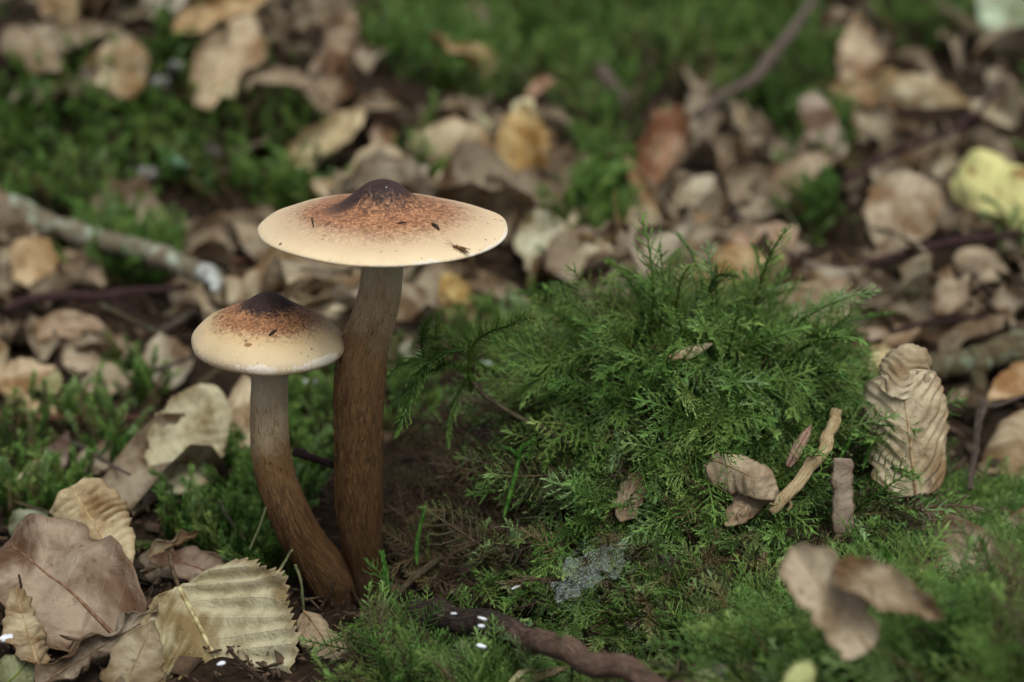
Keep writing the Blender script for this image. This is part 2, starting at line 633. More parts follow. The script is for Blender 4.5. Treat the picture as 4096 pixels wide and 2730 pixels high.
M = dict(
    soil=m_soil(), leaf=m_leaf(), yellow=m_yellow(), vein=m_vein(), stem=m_stem(),
    cap_big=m_cap("tall_cap_skin", (0.15, 0.38), (0.48, 0.86), False, 0.13, True),
    cap_small=m_cap("small_cap_skin", (0.30, 0.46), (0.58, 0.84), True, 0.41, False, 0.86),
    gills=m_plain("mushroom_gills", (206, 186, 150), 0.8, (176, 150, 112)),
    bark_grey=m_bark("grey_bark", [(50, 42, 38), (104, 90, 80), (150, 138, 124)]),
    bark_lichen=m_bark("lichen_bark", [(74, 66, 52), (124, 114, 92), (156, 148, 126)], (176, 188, 168), (0.54, 0.64)),
    bark_dark=m_bark("dark_bark", [(32, 22, 22), (72, 52, 50), (104, 80, 76)]),
    bark_rot=m_bark("damp_bark", [(26, 22, 20), (58, 48, 42), (98, 80, 68)], (150, 146, 126), (0.62, 0.68), 1.2, [(66, 52, 44), (110, 88, 74), (148, 122, 104)]),
    bark_olive=m_bark("olive_bark", [(58, 50, 36), (98, 88, 64), (134, 122, 96)], (128, 136, 112), (0.55, 0.66)),
    bark_red=m_bark("reddish_bark", [(70, 44, 36), (122, 82, 66), (156, 116, 98)], (150, 132, 98), (0.62, 0.68)),
    wood_pale=m_bark("peeled_wood", [(126, 100, 66), (196, 172, 128), (228, 212, 176)]),
    chip=m_plain("bark_chip", (118, 92, 78), 0.8, (90, 68, 58), 260),
    moss=m_moss("feather_moss"), shoot=m_plain("moss_shoot", (104, 152, 66), 0.55, (76, 124, 52), 700, 0.25),
    pale_stub=m_plain('pale_broken_wood', (186, 190, 186), 0.8, (140, 140, 128), 400),
    crumb=m_plain('leaf_crumb', (92, 74, 56), 0.85, (52, 40, 30), 120),
    web=m_web(), white=m_plain("white_fleck", (228, 230, 232), 0.6, (196, 204, 214)),
    insect=m_plain("insect_shell", (140, 96, 48), 0.4, (72, 46, 26), 1600, spec=0.5),
    black=m_plain("dark_speck", (60, 44, 30), 0.6, (32, 24, 18), 1600),
    grassy=m_plain("pale_grass", (128, 132, 92), 0.7, (98, 106, 68), 500, 0.2),
)

# ------------------------------------------------------------------ ground (one sheet to the horizon)
def make_ground():
    def axis(fine0, fine1, step, far):
        a = list(np.arange(fine0, fine1, step))
        s, p = step, fine1
        hi = []
        while p < far:
            hi.append(p)
            s *= 1.35
            p += s
        hi.append(far)
        s, p = step, fine0
        lo = []
        while p > -far:
            s *= 1.35
            p -= s
            lo.append(max(p, -far))
        return np.array(lo[::-1] + a + hi)
    xs = axis(-16, 16, 0.4, 3000)
    ys = axis(-16, 60, 0.4, 3000)
    X, Y = np.meshgrid(xs, ys)
    Z = H(X, Y) + 0.10 * wav(X, Y, 6.0, 3) * (np.abs(X) < 40)
    V = np.stack([X, Y, Z], -1).reshape(-1, 3)
    nx, ny = len(xs), len(ys)
    i = np.arange((ny - 1) * (nx - 1))
    r, c = i // (nx - 1), i % (nx - 1)
    b = r * nx + c
    F = np.stack([b, b + 1, b + nx + 1, b + nx], 1)
    g = obj('ground', V, F, M['soil'], org=(0, 0, 0))
    g['kind'] = 'structure'
    g['label'] = 'dark damp forest soil under the litter and moss'
    g['category'] = 'ground'


make_ground()


# ------------------------------------------------------------------ mushrooms
def lathe(profile, seg, center, tilt=(0, 0), rimwave=0.0, seed=0, sub=6, ell=None):
    P = catmull(profile, len(profile) * sub)
    lr = np.random.default_rng(seed)
    th = np.linspace(0, 2 * math.pi, seg, endpoint=False)
    ph = lr.uniform(0, 6.28, 6)
    Rm = P[:, 0].max()
    wv = rimwave * (np.sin(2 * th + ph[0]) * 0.6 + 0.5 * np.sin(3 * th + ph[1]) + 0.25 * np.sin(7 * th + ph[2]) + 0.18 * np.sin(13 * th + ph[3]))
    w2 = (P[:, 0:1] / Rm) ** 2
    rr = P[:, 0:1] * (1 + wv[None] * w2 / Rm)
    zz = P[:, 1:2] + 0.6 * wv[None] * w2 + 0.25 * rimwave * np.sin(5 * th + ph[4])[None] * (P[:, 0:1] / Rm) ** 3
    V = np.stack([rr * np.cos(th), rr * np.sin(th), zz + 0 * rr], -1)
    n = len(P)
    V = V.reshape(-1, 3)
    rot = np.array(Matrix.Rotation(R_(tilt[0]), 3, 'X') @ Matrix.Rotation(R_(tilt[1]), 3, 'Y'))
    W = V @ rot.T + np.asarray(center)
    F = []
    for i in range(n - 1):
        for j in range(seg):
            k = (j + 1) % seg
            F.append((i * seg + j, i * seg + k, (i + 1) * seg + k, (i + 1) * seg + j))
    rad = np.repeat(P[:, 0] / Rm, seg)
    pol = np.stack([np.tile(np.cos(th), n), np.tile(np.sin(th), n), rad], 1)
    return W, F, {'rad': rad, 'pol': pol}, rot


def gills(Rm, zin, zrim, rin, center, rot, count=84):
    V, F = [], []
    for i in range(count):
        a = 2 * math.pi * i / count + random.uniform(-.012, .012)
        r0 = rin if i % 2 == 0 else rin + (Rm - rin) * (0.35 if i % 4 == 1 else 0.6)
        d = np.array([math.cos(a), math.sin(a), 0])
        t = np.array([-math.sin(a), math.cos(a), 0]) * 0.018
        b = len(V)
        n = 5
        for q in range(n):
            f = q / (n - 1)
            r = r0 + (Rm * 0.97 - r0) * f
            top = zin + (zrim - zin) * ((r - rin) / (Rm - rin)) ** 1.6 + 0.03
            dep = 0.26 * (1 - f) ** 0.8 * min(1, f * 6 + 0.2) + 0.012
            V += [d * r + t + [0, 0, top], d * r - t + [0, 0, top], d * r + [0, 0, top - dep]]
        for q in range(n - 1):
            o = b + 3 * q
            F += [(o, o + 3, o + 5, o + 2), (o + 1, o + 2, o + 5, o + 4)]
    return np.array(V) @ rot.T + np.asarray(center), F


def mushroom(name, label, prof_top, prof_under, center, tilt, stem_px, stem_y, mcap, seed, gill, groove=None):
    """stem_px: list of (py, xleft, xright) in photo pixels, stem axis in the plane y = stem_y"""
    pts, rads = [], []
    for (py, xl, xr, dy) in stem_px[::-1]:
        c = at_y((xl + xr) / 2, py, stem_y + dy)
        dep = project(c)[2]
        pts.append(c)
        rads.append((xr - xl) / 2 / FPX * dep)
    base = pts[0].copy()
    root = empty(name, base)
    tag(root, label, 'mushroom', 'mushrooms joined at the foot')
    # carry the stem up into the cap
    top = np.asarray(center, float) + [0, 0, prof_under[-1][1] + 0.12]
    pts.append(top)
    rads.append(rads[-1] * 1.06)

    def rf(RR, h, th):
        w = 1 + 0.035 * np.sin(2 * th + 5 * h) + 0.025 * np.sin(5 * th + 9 * h) + 0.018 * np.sin(9 * th - 13 * h) + 0.014 * np.sin(19 * th + 7 * np.sin(11 * h)) * (1.3 - h) + 0.012 * np.sin(27 * th + 4 * np.sin(17 * h + 1)) * (1.3 - h)
        if groove:
            g0, g1, ga, gd = groove
            d = np.angle(np.exp(1j * (th - ga - 0.10 * np.sin(6 * h))))
            w = w - gd * np.exp(-(d / 0.10) ** 2) * np.clip((h - g0) / 0.1, 0, 1) * np.clip((g1 - h) / 0.1, 0, 1)
        return RR * w
    V, F, A = tube(pts, rads, 120, 72, 0.0, True, rf)
    obj('stem', V, F, M['stem'], root, attrs=A)
    W, F, A, rot = lathe(prof_top, 160, center, tilt, 0.045, seed)
    cap = obj('cap', W, F, mcap, root, attrs=A)
    W2, F2, A2, _ = lathe(prof_under, 96, center, tilt, 0.045, seed)
    obj('cap_flesh', W2, F2, M['gills'], cap, attrs=A2)
    GV, GF = gills(*gill, center, rot)
    g = obj('gills', GV, GF, M['gills'], root, smooth=False)
    return root, cap


TALL_C = at_y(1531, 908, 0.0)
ts = FPX / project(TALL_C)[2]                       # px per cm there
RT = 496 / ts
tall_top = [(0.0, 1.00), (0.14, 0.99), (0.36, 0.90), (0.60, 0.70), (0.86, 0.52), (1.2, 0.41), (1.65, 0.31), (2.1, 0.18), (2.42, 0.07), (2.545, 0.005), (2.58, -0.045), (2.55, -0.085), (2.47, -0.10)]
tall_top = [(a * RT / 2.58, b) for a, b in tall_top]
tall_under = [(2.47 * RT / 2.58, -0.10), (2.2, -0.03), (1.6, 0.02), (1.0, 0.06), (0.5, 0.05), (0.2, 0.04)]
tall, tall_cap = mushroom(
    'tall_mushroom', 'tall mushroom with wide flat cream cap and dark pointed centre on a brown stem',
    tall_top, tall_under, TALL_C, (0.5, 1.2),
    [(1062, 1452, 1608, 0), (1130, 1444, 1604, 0), (1200, 1430, 1597, 0), (1300, 1397, 1577, 0), (1400, 1357, 1556, 0), (1500, 1341, 1546, 0),
     (1600, 1334, 1538, 0), (1800, 1334, 1534, 0), (1950, 1334, 1532, 0), (2060, 1340, 1530, 0), (2160, 1358, 1530, 0), (2260, 1392, 1534, 0), (2340, 1412, 1540, 0), (2440, 1425, 1535, .1)],
    0.0, M['cap_big'], 3, (RT * 0.96, 0.06, -0.08, 0.45), groove=(0.22, 0.74, 2.05, 0.2))

SMALL_C = at_y(1074, 1352, -0.15)
ss = FPX / project(SMALL_C)[2]
RS = 303 / ss
small_top = [(0.0, 1.02), (0.10, 1.0), (0.28, 0.92), (0.50, 0.76), (0.78, 0.60), (1.08, 0.43), (1.36, 0.24), (1.54, 0.04), (1.60, -0.10), (1.575, -0.22), (1.49, -0.29), (1.38, -0.31)]
small_top = [(a * RS / 1.60, b) for a, b in small_top]
small_under = [(1.38 * RS / 1.6, -0.31), (1.15, -0.27), (0.8, -0.20), (0.4, -0.17), (0.15, -0.17)]
small, small_cap = mushroom(
    'small_mushroom', 'small mushroom with domed tan cap touching the tall stem and a curved brown stem',
    small_top, small_under, SMALL_C, (1.0, 3.0),
    [(1480, 1012, 1148, 0), (1560, 1006, 1147, 0), (1650, 1003, 1150, 0), (1750, 1005, 1156, 0), (1830, 1013, 1166, 0), (1920, 1029, 1188, 0),
     (2020, 1062, 1226, 0), (2110, 1102, 1270, 0), (2190, 1146, 1318, 0.05), (2260, 1190, 1382, .1), (2330, 1232, 1432, .15), (2390, 1262, 1442, .15), (2440, 1290, 1430, .2)],
    -0.15, M['cap_small'], 8, (RS * 0.86, -0.18, -0.29, 0.4))


# ------------------------------------------------------------------ leaves
def leaf_mesh(L, W, nv=40, nu=21, a=0.58, b=0.9, crease=0.0, teeth=0, tooth=0.06, fold=0.0, pleat=0.0, npl=9, crumple=0.0, kL=0.0, kLp=1.0, kT=0.0, kT2=None,
              twist=0.0, tear=0.0, seed=0, asym=0.0, vslope=0.55):
    lr = np.random.default_rng(seed)
    v = np.linspace(0.002, 0.998, nv)
    u = np.linspace(-1, 1, nu)
    w = v ** a * (1 - v) ** b
    w = w / w.max() * (W / 2)
    U, Vv = np.meshgrid(u, v)
    hw = np.where(U < 0, w[:, None] * (1 - asym), w[:, None] * (1 + asym))
    au = np.abs(U)
    if teeth:
        saw = (Vv * teeth) % 1.0
        hw = hw * (1 + tooth * (saw - 0.5) * np.clip((au - 0.75) / 0.25, 0, 1))
    if tear:
        for sgn in (-1, 1):
            e = np.zeros(nv)
            for q in range(5):
                e += np.sin(v * lr.uniform(4, 40) + lr.uniform(0, 6.28)) * lr.uniform(.3, 1)
            e = 1 - tear * np.clip(e / 2.2 + 0.25, -0.3, 1.2)
            hw = np.where(U * sgn > 0, hw * (1 + (e[:, None] - 1) * au), hw)
    X = U * hw
    Y = Vv * L
    ph = (Vv - vslope * au * (w[:, None] / max(L, 1e-6))) * npl
    if pleat:
        ph = ph + 0.16 * np.sin(U * 2.3 + lr.uniform(0, 6)) + 0.14 * np.sin(Vv * 17 + U * 1.5 + lr.uniform(0, 6))
    Z = np.zeros_like(X)
    if pleat:
        tri = 2 * np.abs((ph % 1.0) - 0.5) * 2 - 1
        tri = np.sin(tri * 1.35)
        Z += pleat * tri * np.clip(au * 3, 0, 1) * (0.8 + 0.35 * np.sin(Vv * 9 + U * 3 + lr.uniform(0, 6))) * (1 - 0.45 * au ** 3)
    Z += fold * np.abs(X)
    if crumple:
        for q in range(9):
            fr = lr.uniform(0.8, 2.6) * (1.6 if q > 4 else 0.8)
            an = lr.uniform(0, 6.28)
            Z += crumple * (1.0 if q <= 4 else 0.45) * np.sin(fr * (X * math.cos(an) + Y * math.sin(an)) * 2.4 / max(W, .5) * 1.6 + lr.uniform(0, 6.28)) * (0.35 + 0.65 * au) / 2.2
    if crease:
        for q in range(5):
            an, fr = lr.uniform(0, 6.28), lr.uniform(0.7, 1.9) * (1 + 0.5 * (q > 2))
            wv = np.abs(np.sin(math.pi * fr * (X * math.cos(an) + Y * math.sin(an)) / max(W, 0.4) + lr.uniform(0, 6.28)))
            Z += crease * W * (0.10 if q <= 2 else 0.05) * (wv - 0.5) * (0.3 + 0.7 * au)
    # across curl
    k0 = kT
    k1 = kT if kT2 is None else kT2
    kk = (k0 + (k1 - k0) * Vv)
    ang = kk * X / (W / 2 + 1e-6)
    Rr = (W / 2) / np.where(np.abs(kk) < 1e-3, 1e-3, kk)
    X2 = np.where(np.abs(kk) < 1e-3, X, Rr * np.sin(ang)) - np.sin(ang) * Z
    Z2 = np.where(np.abs(kk) < 1e-3, 0, Rr * (1 - np.cos(ang))) + np.cos(ang) * Z
    # twist
    tw = twist * (Vv - 0.2)
    X3 = X2 * np.cos(tw) - Z2 * np.sin(tw)
    Z3 = X2 * np.sin(tw) + Z2 * np.cos(tw)
    # bend along
    th = kL * v ** kLp
    dy, dz = np.cos(th), np.sin(th)
    cy = np.cumsum(dy) * L / nv
    cz = np.cumsum(dz) * L / nv
    cy -= cy[0]
    cz -= cz[0]
    Pp = np.stack([X3, cy[:, None] - np.sin(th)[:, None] * Z3, cz[:, None] + np.cos(th)[:, None] * Z3], -1)
    chord = np.array([0, cy[-1], cz[-1]])
    ctr = np.stack([np.zeros(nv), cy, cz], 1)
    F = np.array([(i * nu + j, i * nu + j + 1, (i + 1) * nu + j + 1, (i + 1) * nu + j) for i in range(nv - 1) for j in range(nu - 1)])
    lf = np.stack([U, Vv, ph], -1).reshape(-1, 3)
    return Pp, chord, ctr, F, lf, th


def place(Pp, chord, base, tip, nh, scale=True):
    """move the leaf so that its chord runs base->tip and its face looks along nh"""
    base, tip = np.asarray(base, float), np.asarray(tip, float)
    t = tip - base
    Lc = np.linalg.norm(t)
    t = t / Lc
    cl = np.linalg.norm(chord)
    s = Lc / cl if scale else 1.0
    e = chord / cl
    # local basis: x, e, n
    nl = np.cross([1, 0, 0], e)
    n = nh - t * (nh @ t)
    n = nrm(n)
    x = np.cross(t, n)
    Bl = np.stack([[1, 0, 0], e, nl], 1)
    Bw = np.stack([x, t, n], 1)
    R = Bw @ Bl.T
    Q = Pp.reshape(-1, 3).copy()
    Q[:, 1:] *= s
    return Q @ R.T + base, R, s


HERO_PX = []          # where the hand-set leaves lie, so that scattered ones leave them free


def hero(label, base, tip, wpx, col, lift=(0.3, 0.6), f=0.4, roll=0, name='dead_leaf', stalk=None, mid=True, material=None, group=None, cat='leaf',
         res=(44, 21), thick=0.022, yb=None, yt=None, nh=None, **kw):
    B = hit(*base, lift[0]) if yb is None else at_y(*base, yb)
    T = hit(*tip, lift[1]) if yt is None else at_y(*tip, yt)
    # keep the leaf from running far along a grazing ray: limit the depth difference
    W = wpx / FPX * project(B)[2]
    L = np.linalg.norm(T - B)
    lim = 1.3 * (math.hypot(base[0] - tip[0], base[1] - tip[1]) / FPX * project(B)[2]) + 0.5
    if L > lim and yt is None:
        dy = B[1] + np.sign(T[1] - B[1]) * min(abs(T[1] - B[1]), 0.55 * lim)
        T = at_y(*tip, dy)
        L = np.linalg.norm(T - B)
    seed = kw.pop('seed', (int(base[0]) * 7 + int(base[1]) * 13 + int(tip[0])) % 9973)
    kw.setdefault('crease', 0.25 if kw.get('pleat') else 0.75)
    kw.setdefault('tear', 0.12)
    Pp, chord, ctr, F, lf, th = leaf_mesh(L, W, res[0], res[1], seed=seed, **kw)
    mid_p = (B + T) / 2
    if nh is None:
        tocam = nrm(CAMP - mid_p)
        nh = nrm(np.array([0, 0, 1.0]) * (1 - f) + tocam * f)
    t = nrm(T - B)
    nh = np.array(Matrix.Rotation(R_(roll), 3, Vector(t)) @ Vector(nh))
    Vw, R, s = place(Pp, chord, B, T, nh)
    # lift out of the ground: the lowest visible points keep clear
    o = obj(name, Vw, F, material or M['leaf'], org=B, attrs={'lf': lf}, color=s2l(grey(np.minimum(248, np.array(col) * 1.10))))
    tag(o, label, cat, group)
    sm = o.modifiers.new('thickness', 'SOLIDIFY')
    sm.thickness = thick * CM
    sm.offset = 0
    nu = res[1]
    if mid:
        C = Vw.reshape(res[0], nu, 3)[:, nu // 2]
        C = C + nrm(R[:, 2])[None] * 0.012
        tv, tf, ta = tube(C[::2], np.linspace(0.045, 0.012, len(C[::2])) * max(0.6, min(1.4, W / 2.5)), 26, 6)
        obj('midrib', tv, tf, M['vein'], o, attrs=ta, color=s2l([min(255, q * 1.06) for q in col]))
    if stalk is not None:
        pts = [B] + [at_y(px, py, B[1] + dy) for (px, py, dy) in stalk]
        tv, tf, ta = tube(pts, np.linspace(0.05, 0.04, len(pts)), 18, 8)
        obj('leaf_stalk', tv, tf, M['vein'], o, attrs=ta, color=s2l((104, 88, 68)))
    HERO_PX.append(((base[0] + tip[0]) / 2, (base[1] + tip[1]) / 2, 0.5 * max(wpx, math.hypot(base[0] - tip[0], base[1] - tip[1]))))
    return o


TAN, PALE, GREYT, BROWN, DKB = (176, 152, 116), (196, 180, 146), (150, 136, 116), (130, 100, 72), (96, 72, 54)
PINK, OCH, RED, CREAM, GRN = (164, 134, 112), (170, 128, 66), (132, 92, 66), (212, 200, 164), (150, 160, 120)

# --- litter around the foot of the mushrooms (camera side, left)
hero('large pale hornbeam leaf with toothed edge and pleated veins beside the mushroom foot', (716, 2352), (1040, 2960), 700, (178, 170, 130),
     (1.0, 2.2), 0.85, 0, 'serrated_leaf', stalk=[(688, 2270, 0.1), (676, 2215, 0.2)], a=0.42, b=0.62, teeth=26, tooth=0.12, pleat=0.13, npl=9, fold=0.24, kT=0.4, kL=0.25, crumple=0.06,
     res=(80, 41), asym=-0.22, vslope=0.75, thick=0.018)
hero('crumpled brown leaf edge tucked against the pale toothed leaf', (1215, 2440), (1400, 2720), 200, (138, 112, 80), (0.7, 0.7), 0.6, -10, kT=-1.6, pleat=0.07, npl=10, crumple=0.06, teeth=14, res=(60, 27))
hero('dark torn leaf rolled along its length under the pale toothed leaf', (150, 2745), (690, 2420), 190, (118, 100, 82), (0.35, 0.75), 0.5, 20, kT=2.1, crumple=0.12, tear=0.25, pleat=0.05, npl=10, kL=-0.3, res=(60, 27))
hero('brown leaf with pale olive patch wedged under the toothed leaf', (480, 2810), (610, 2480), 250, (136, 118, 86), (0.25, 0.35), 0.6, 0, crumple=0.08, tear=0.15, kL=0.3)
hero('broad flat russet leaf lying under the pleated tan leaf', (490, 2570), (20, 2170), 560, (132, 102, 82), (0.15, 0.55), 0.62, 0, 'broad_leaf', crumple=0.24, tear=0.14, kL=-0.35, kT=0.35, a=0.4, b=0.5, res=(60, 31))
hero('narrow tan leaf closely pleated like a fan with a ragged tip', (520, 2330), (285, 1950), 330, (196, 174, 130), (0.55, 1.2), 0.75, -8, 'pleated_leaf', pleat=0.12, npl=14, vslope=0.12, a=0.8, b=0.25, kT=-0.7, crumple=0.05, tear=0.12,
     kL=-0.2, res=(90, 31))
hero('ochre leaf scrap with orange face behind the pleated tan leaf', (262, 2070), (365, 1945), 120, (176, 118, 48), (0.7, 1.2), 0.8, 10, 'leaf_scrap', kT=0.8, tear=0.3)
hero('small crinkled pleated leaf standing on the russet leaf', (150, 2660), (60, 2365), 190, (170, 150, 112), (0.6, 1.1), 0.7, 15, 'pleated_leaf', pleat=0.07, npl=9, kT=-1.1, crumple=0.09, tear=0.25,
     stalk=[(140, 2760, 0)], res=(60, 25))
hero('olive green leaf tip beside the crinkled pleated leaf', (0, 2760), (150, 2620), 190, (92, 108, 44), (0.3, 0.4), 0.6, 0, crumple=0.06)
hero('red-brown arched leaf between the pleated leaf and the small stem', (950, 2350), (600, 2240), 170, (112, 76, 58), (0.2, 0.5), 0.5, 0, kL=-0.9, kT=0.8, crumple=0.1, tear=0.2)
hero('tan leaf rolled into a tube beside the small mushroom stem', (590, 2235), (800, 2130), 110, (160, 140, 106), (0.4, 0.7), 0.5, 0, 'rolled_leaf', kT=2.5, crumple=0.05, tear=0.15)
hero('mottled grey-green leaf with wrinkled veins leaning up behind the litter', (650, 1975), (860, 1545), 330, (176, 170, 132), (0.3, 1.2), 0.85, 6, 'mottled_leaf', pleat=0.05, npl=9, teeth=20, tooth=0.08, crumple=0.08, kT=0.5, res=(60, 29), a=0.5, b=0.6)
hero('brown shrivelled leaf under the mottled grey-green leaf', (440, 1960), (640, 1800), 190, (140, 116, 92), (0.3, 0.5), 0.7, 0, crumple=0.13, kT=1.3, tear=0.3, pleat=0.04)
hero('tan leaf standing just behind the small mushroom stem', (960, 1840), (985, 1500), 190, (176, 154, 120), (0.2, 0.8), 0.8, 0, crumple=0.06, kT=0.6)
hero('grey-tan leaf leaning beside the mottled leaf under the small cap', (690, 1560), (640, 1330), 220, GREYT, (0.3, 0.9), 0.7, 0, crumple=0.06, kT=0.7)
hero('tan blunt leaf at the edge of the litter above a thin reddish twig', (0, 1560), (220, 1470), 190, (182, 152, 112), (0.3, 0.8), 0.6, 0, kL=-0.6, crumple=0.05)
hero('long pale leaf curled over with pointed end on the reddish twig', (20, 1560), (230, 1665), 110, (196, 176, 130), (0.7, 0.5), 0.6, 0, kT=-1.6, crumple=0.03)
hero('pale green oval leaflet on the tan litter', (180, 1585), (235, 1490), 85, (176, 186, 136), (0.6, 0.9), 0.7, 0, 'leaflet', mid=False)
hero('pinkish brown leaf arched over a dark hollow in the litter', (120, 1360), (430, 1310), 150, (166, 138, 110), (0.4, 0.6), 0.5, 0, kL=-1.2, crumple=0.06, kT=0.3)
hero('wrinkled grey-brown leaf below the forked grey twig', (250, 1450), (560, 1400), 230, (150, 128, 102), (0.3, 0.5), 0.6, 0, crumple=0.14, kT=0.8, tear=0.2)
hero('brown wavy leaf among the wrinkled leaves below the forked twig', (330, 1560), (540, 1500), 150, (142, 118, 92), (0.3, 0.5), 0.6, 0, crumple=0.15, kL=-0.6, tear=0.2)
hero('square tan leaf propped against the lichen-covered stick', (140, 1170), (125, 955), 210, (198, 170, 124), (0.3, 1.0), 0.8, 10, a=0.3, b=0.3, tear=0.15, kT=0.4, crumple=0.04)
hero('red-brown leaf behind the square tan leaf', (390, 1165), (260, 1000), 170, (116, 82, 56), (0.2, 0.7), 0.7, 0, crumple=0.08, kT=0.6)
hero('brown arched leaf peeping out beside the wide cap', (740, 1030), (1120, 940), 200, (136, 112, 86), (0.4, 0.6), 0.6, 0, kL=-1.8, crumple=0.07, kT=0.6)
hero('pale crumbly leaf lump in the dark hollow beside the moss', (70, 1960), (165, 1830), 120, (190, 176, 150), (0.5, 0.9), 0.8, 0, 'leaf_scrap', crumple=0.1, kT=-1.0, mid=False)
hero('maroon leaf scrap in the dark hollow under the reddish twig', (190, 1930), (270, 1740), 120, (104, 80, 72), (0.4, 0.9), 0.8, 0, 'leaf_scrap', crumple=0.08, kT=0.8)
hero('grey brown leaf scrap between the pleated leaf and the maroon scrap', (330, 1900), (440, 1760), 130, (128, 112, 92), (0.4, 0.6), 0.8, 0, 'leaf_scrap', crumple=0.1, tear=0.3)
hero('dull green leaf half covered above the russet leaf', (40, 2130), (190, 2060), 140, (110, 128, 96), (0.4, 0.6), 0.8, 0, 'green_leaf', crumple=0.06)
hero('brown leaf curl beneath the mottled grey-green leaf beside the stem', (720, 2080), (880, 2010), 110, (120, 98, 74), (0.3, 0.4), 0.7, 0, 'leaf_scrap', kT=1.6, crumple=0.06)
# --- behind, left
hero('grey curled leaf overlapping the moss bank', (20, 110), (240, 290), 210, (172, 162, 142), (1.6, 1.5), 0.7, 0, kT=-1.2, crumple=0.1)
hero('blunt tan leaf poking upright out of the moss bank', (470, 390), (505, 155), 220, (200, 180, 142), (0.8, 2.4), 0.85, 0, a=0.35, b=0.35, kT=-0.7, crumple=0.05)
hero('rust-brown scrap beside the upright tan leaf in moss', (400, 250), (330, 235), 60, (150, 84, 26), (0.8, 0.9), 0.8, 0, 'leaf_scrap', mid=False)
hero('long ochre leaf lying across the far litter', (690, 130), (1080, -20), 160, (166, 126, 66), (1.6, 2.4), 0.6, 0, kT=0.9, crumple=0.06)
hero('big tan crumpled leaf with folds behind the moss bank', (830, 440), (1010, 60), 330, (176, 150, 114), (1.2, 3.0), 0.8, 0, crumple=0.22, kT=1.4, tear=0.15)
hero('dark brown hollow leaf beside the big tan crumpled leaf', (1270, 440), (1410, 40), 310, (132, 102, 76), (1.2, 3.0), 0.85, 0, crumple=0.18, kT=1.9, tear=0.1)
hero('arched brown leaf rim bridging the moss and crumpled leaves', (980, 380), (1310, 430), 120, (126, 98, 70), (1.6, 1.6), 0.4, 0, kL=-2.2, kT=0.9)
hero('straw coloured crumpled leaf heaped behind the wide cap', (1170, 680), (1460, 440), 250, (180, 158, 112), (0.8, 2.0), 0.7, 0, crumple=0.2, kT=1.4, tear=0.2)
hero('pinkish oval leaf on edge behind the wide cap', (1510, 620), (1560, 430), 120, (150, 118, 98), (0.4, 1.2), 0.8, 20, kT=0.6)
hero('leaf with pale folded margin above the moss bank', (560, 60), (780, -30), 130, (176, 172, 156), (0.4, 0.8), 0.6, 0, crumple=0.12, kT=1.0)
# --- behind, middle
hero('smooth tan oval leaf lying behind the dark pointed cap centre', (1650, 570), (2000, 610), 240, (188, 164, 124), (0.7, 1.3), 0.8, 0, kT=-0.6, crumple=0.05)
hero('golden yellow-brown leaf standing upright behind the wide cap', (2080, 745), (2085, 420), 290, (184, 150, 76), (0.3, 1.6), 0.85, 0, 'golden_leaf', kT=0.9, crumple=0.12, tear=0.12)
hero('pale cream leaf tip on top of the golden leaf', (2060, 460), (2130, 400), 90, (226, 222, 176), (1.5, 1.8), 0.8, 0, 'leaf_scrap', mid=False, kT=0.6)
hero('curled pinkish leaf stub above the golden leaf', (2105, 390), (2215, 320), 60, (170, 128, 100), (1.5, 1.9), 0.7, 0, 'leaf_scrap', kL=-1.2)
hero('pale leaf below the smooth tan oval leaf', (1790, 830), (1850, 670), 200, (196, 178, 138), (0.3, 1.0), 0.8, 0, crumple=0.06)
hero('broad grey-green leaf lying beside the wide cap rim', (2230, 1140), (2120, 820), 260, (172, 170, 140), (0.3, 0.9), 0.75, 0, crumple=0.08, kT=0.5)
hero('cream folded leaf above the broad grey-green leaf', (2250, 930), (2400, 830), 120, (206, 196, 164), (0.5, 0.8), 0.7, 0, kT=1.0)
hero('bright yellow leaf tip beside the tall stem', (1850, 1260), (1780, 1085), 140, (214, 188, 106), (0.5, 1.3), 0.8, 0, 'yellow_leaf', kT=0.4, mid=False)
hero('tan leaf under the bright yellow leaf tip', (1960, 1330), (1730, 1225), 150, (172, 146, 112), (0.4, 0.8), 0.7, 0, kT=0.5, crumple=0.05)
hero('dark grey strip of leaf curving down behind the yellow tip', (1850, 1110), (2150, 1240), 110, (140, 124, 100), (0.9, 0.5), 0.6, 0, kL=-0.5, kT=0.8)
hero('mint green leaf piece standing behind the arching moss frond', (2055, 1310), (2050, 1180), 120, (150, 188, 140), (0.3, 0.9), 0.8, 0, 'green_leaf', mid=False, a=0.25, b=0.3)
hero('pink and white leaf showing through behind the moss mound', (2130, 1330), (2280, 1255), 130, (214, 186, 150), (0.4, 0.7), 0.8, 0, kT=-0.8)
hero('maroon brown leaf behind the tall stem', (1560, 1310), (1770, 1330), 190, (128, 96, 84), (0.3, 0.4), 0.6, 0, crumple=0.05)
hero('pale blue-grey leaf scrap low behind the tall stem', (1545, 1410), (1680, 1395), 90, (168, 178, 166), (0.3, 0.4), 0.7, 0, 'leaf_scrap', mid=False)
hero('yellow cream leaf seen through the arching moss fronds', (2010, 1600), (2230, 1470), 130, (214, 190, 120), (0.4, 0.9), 0.8, 0, 'yellow_leaf', crumple=0.05)
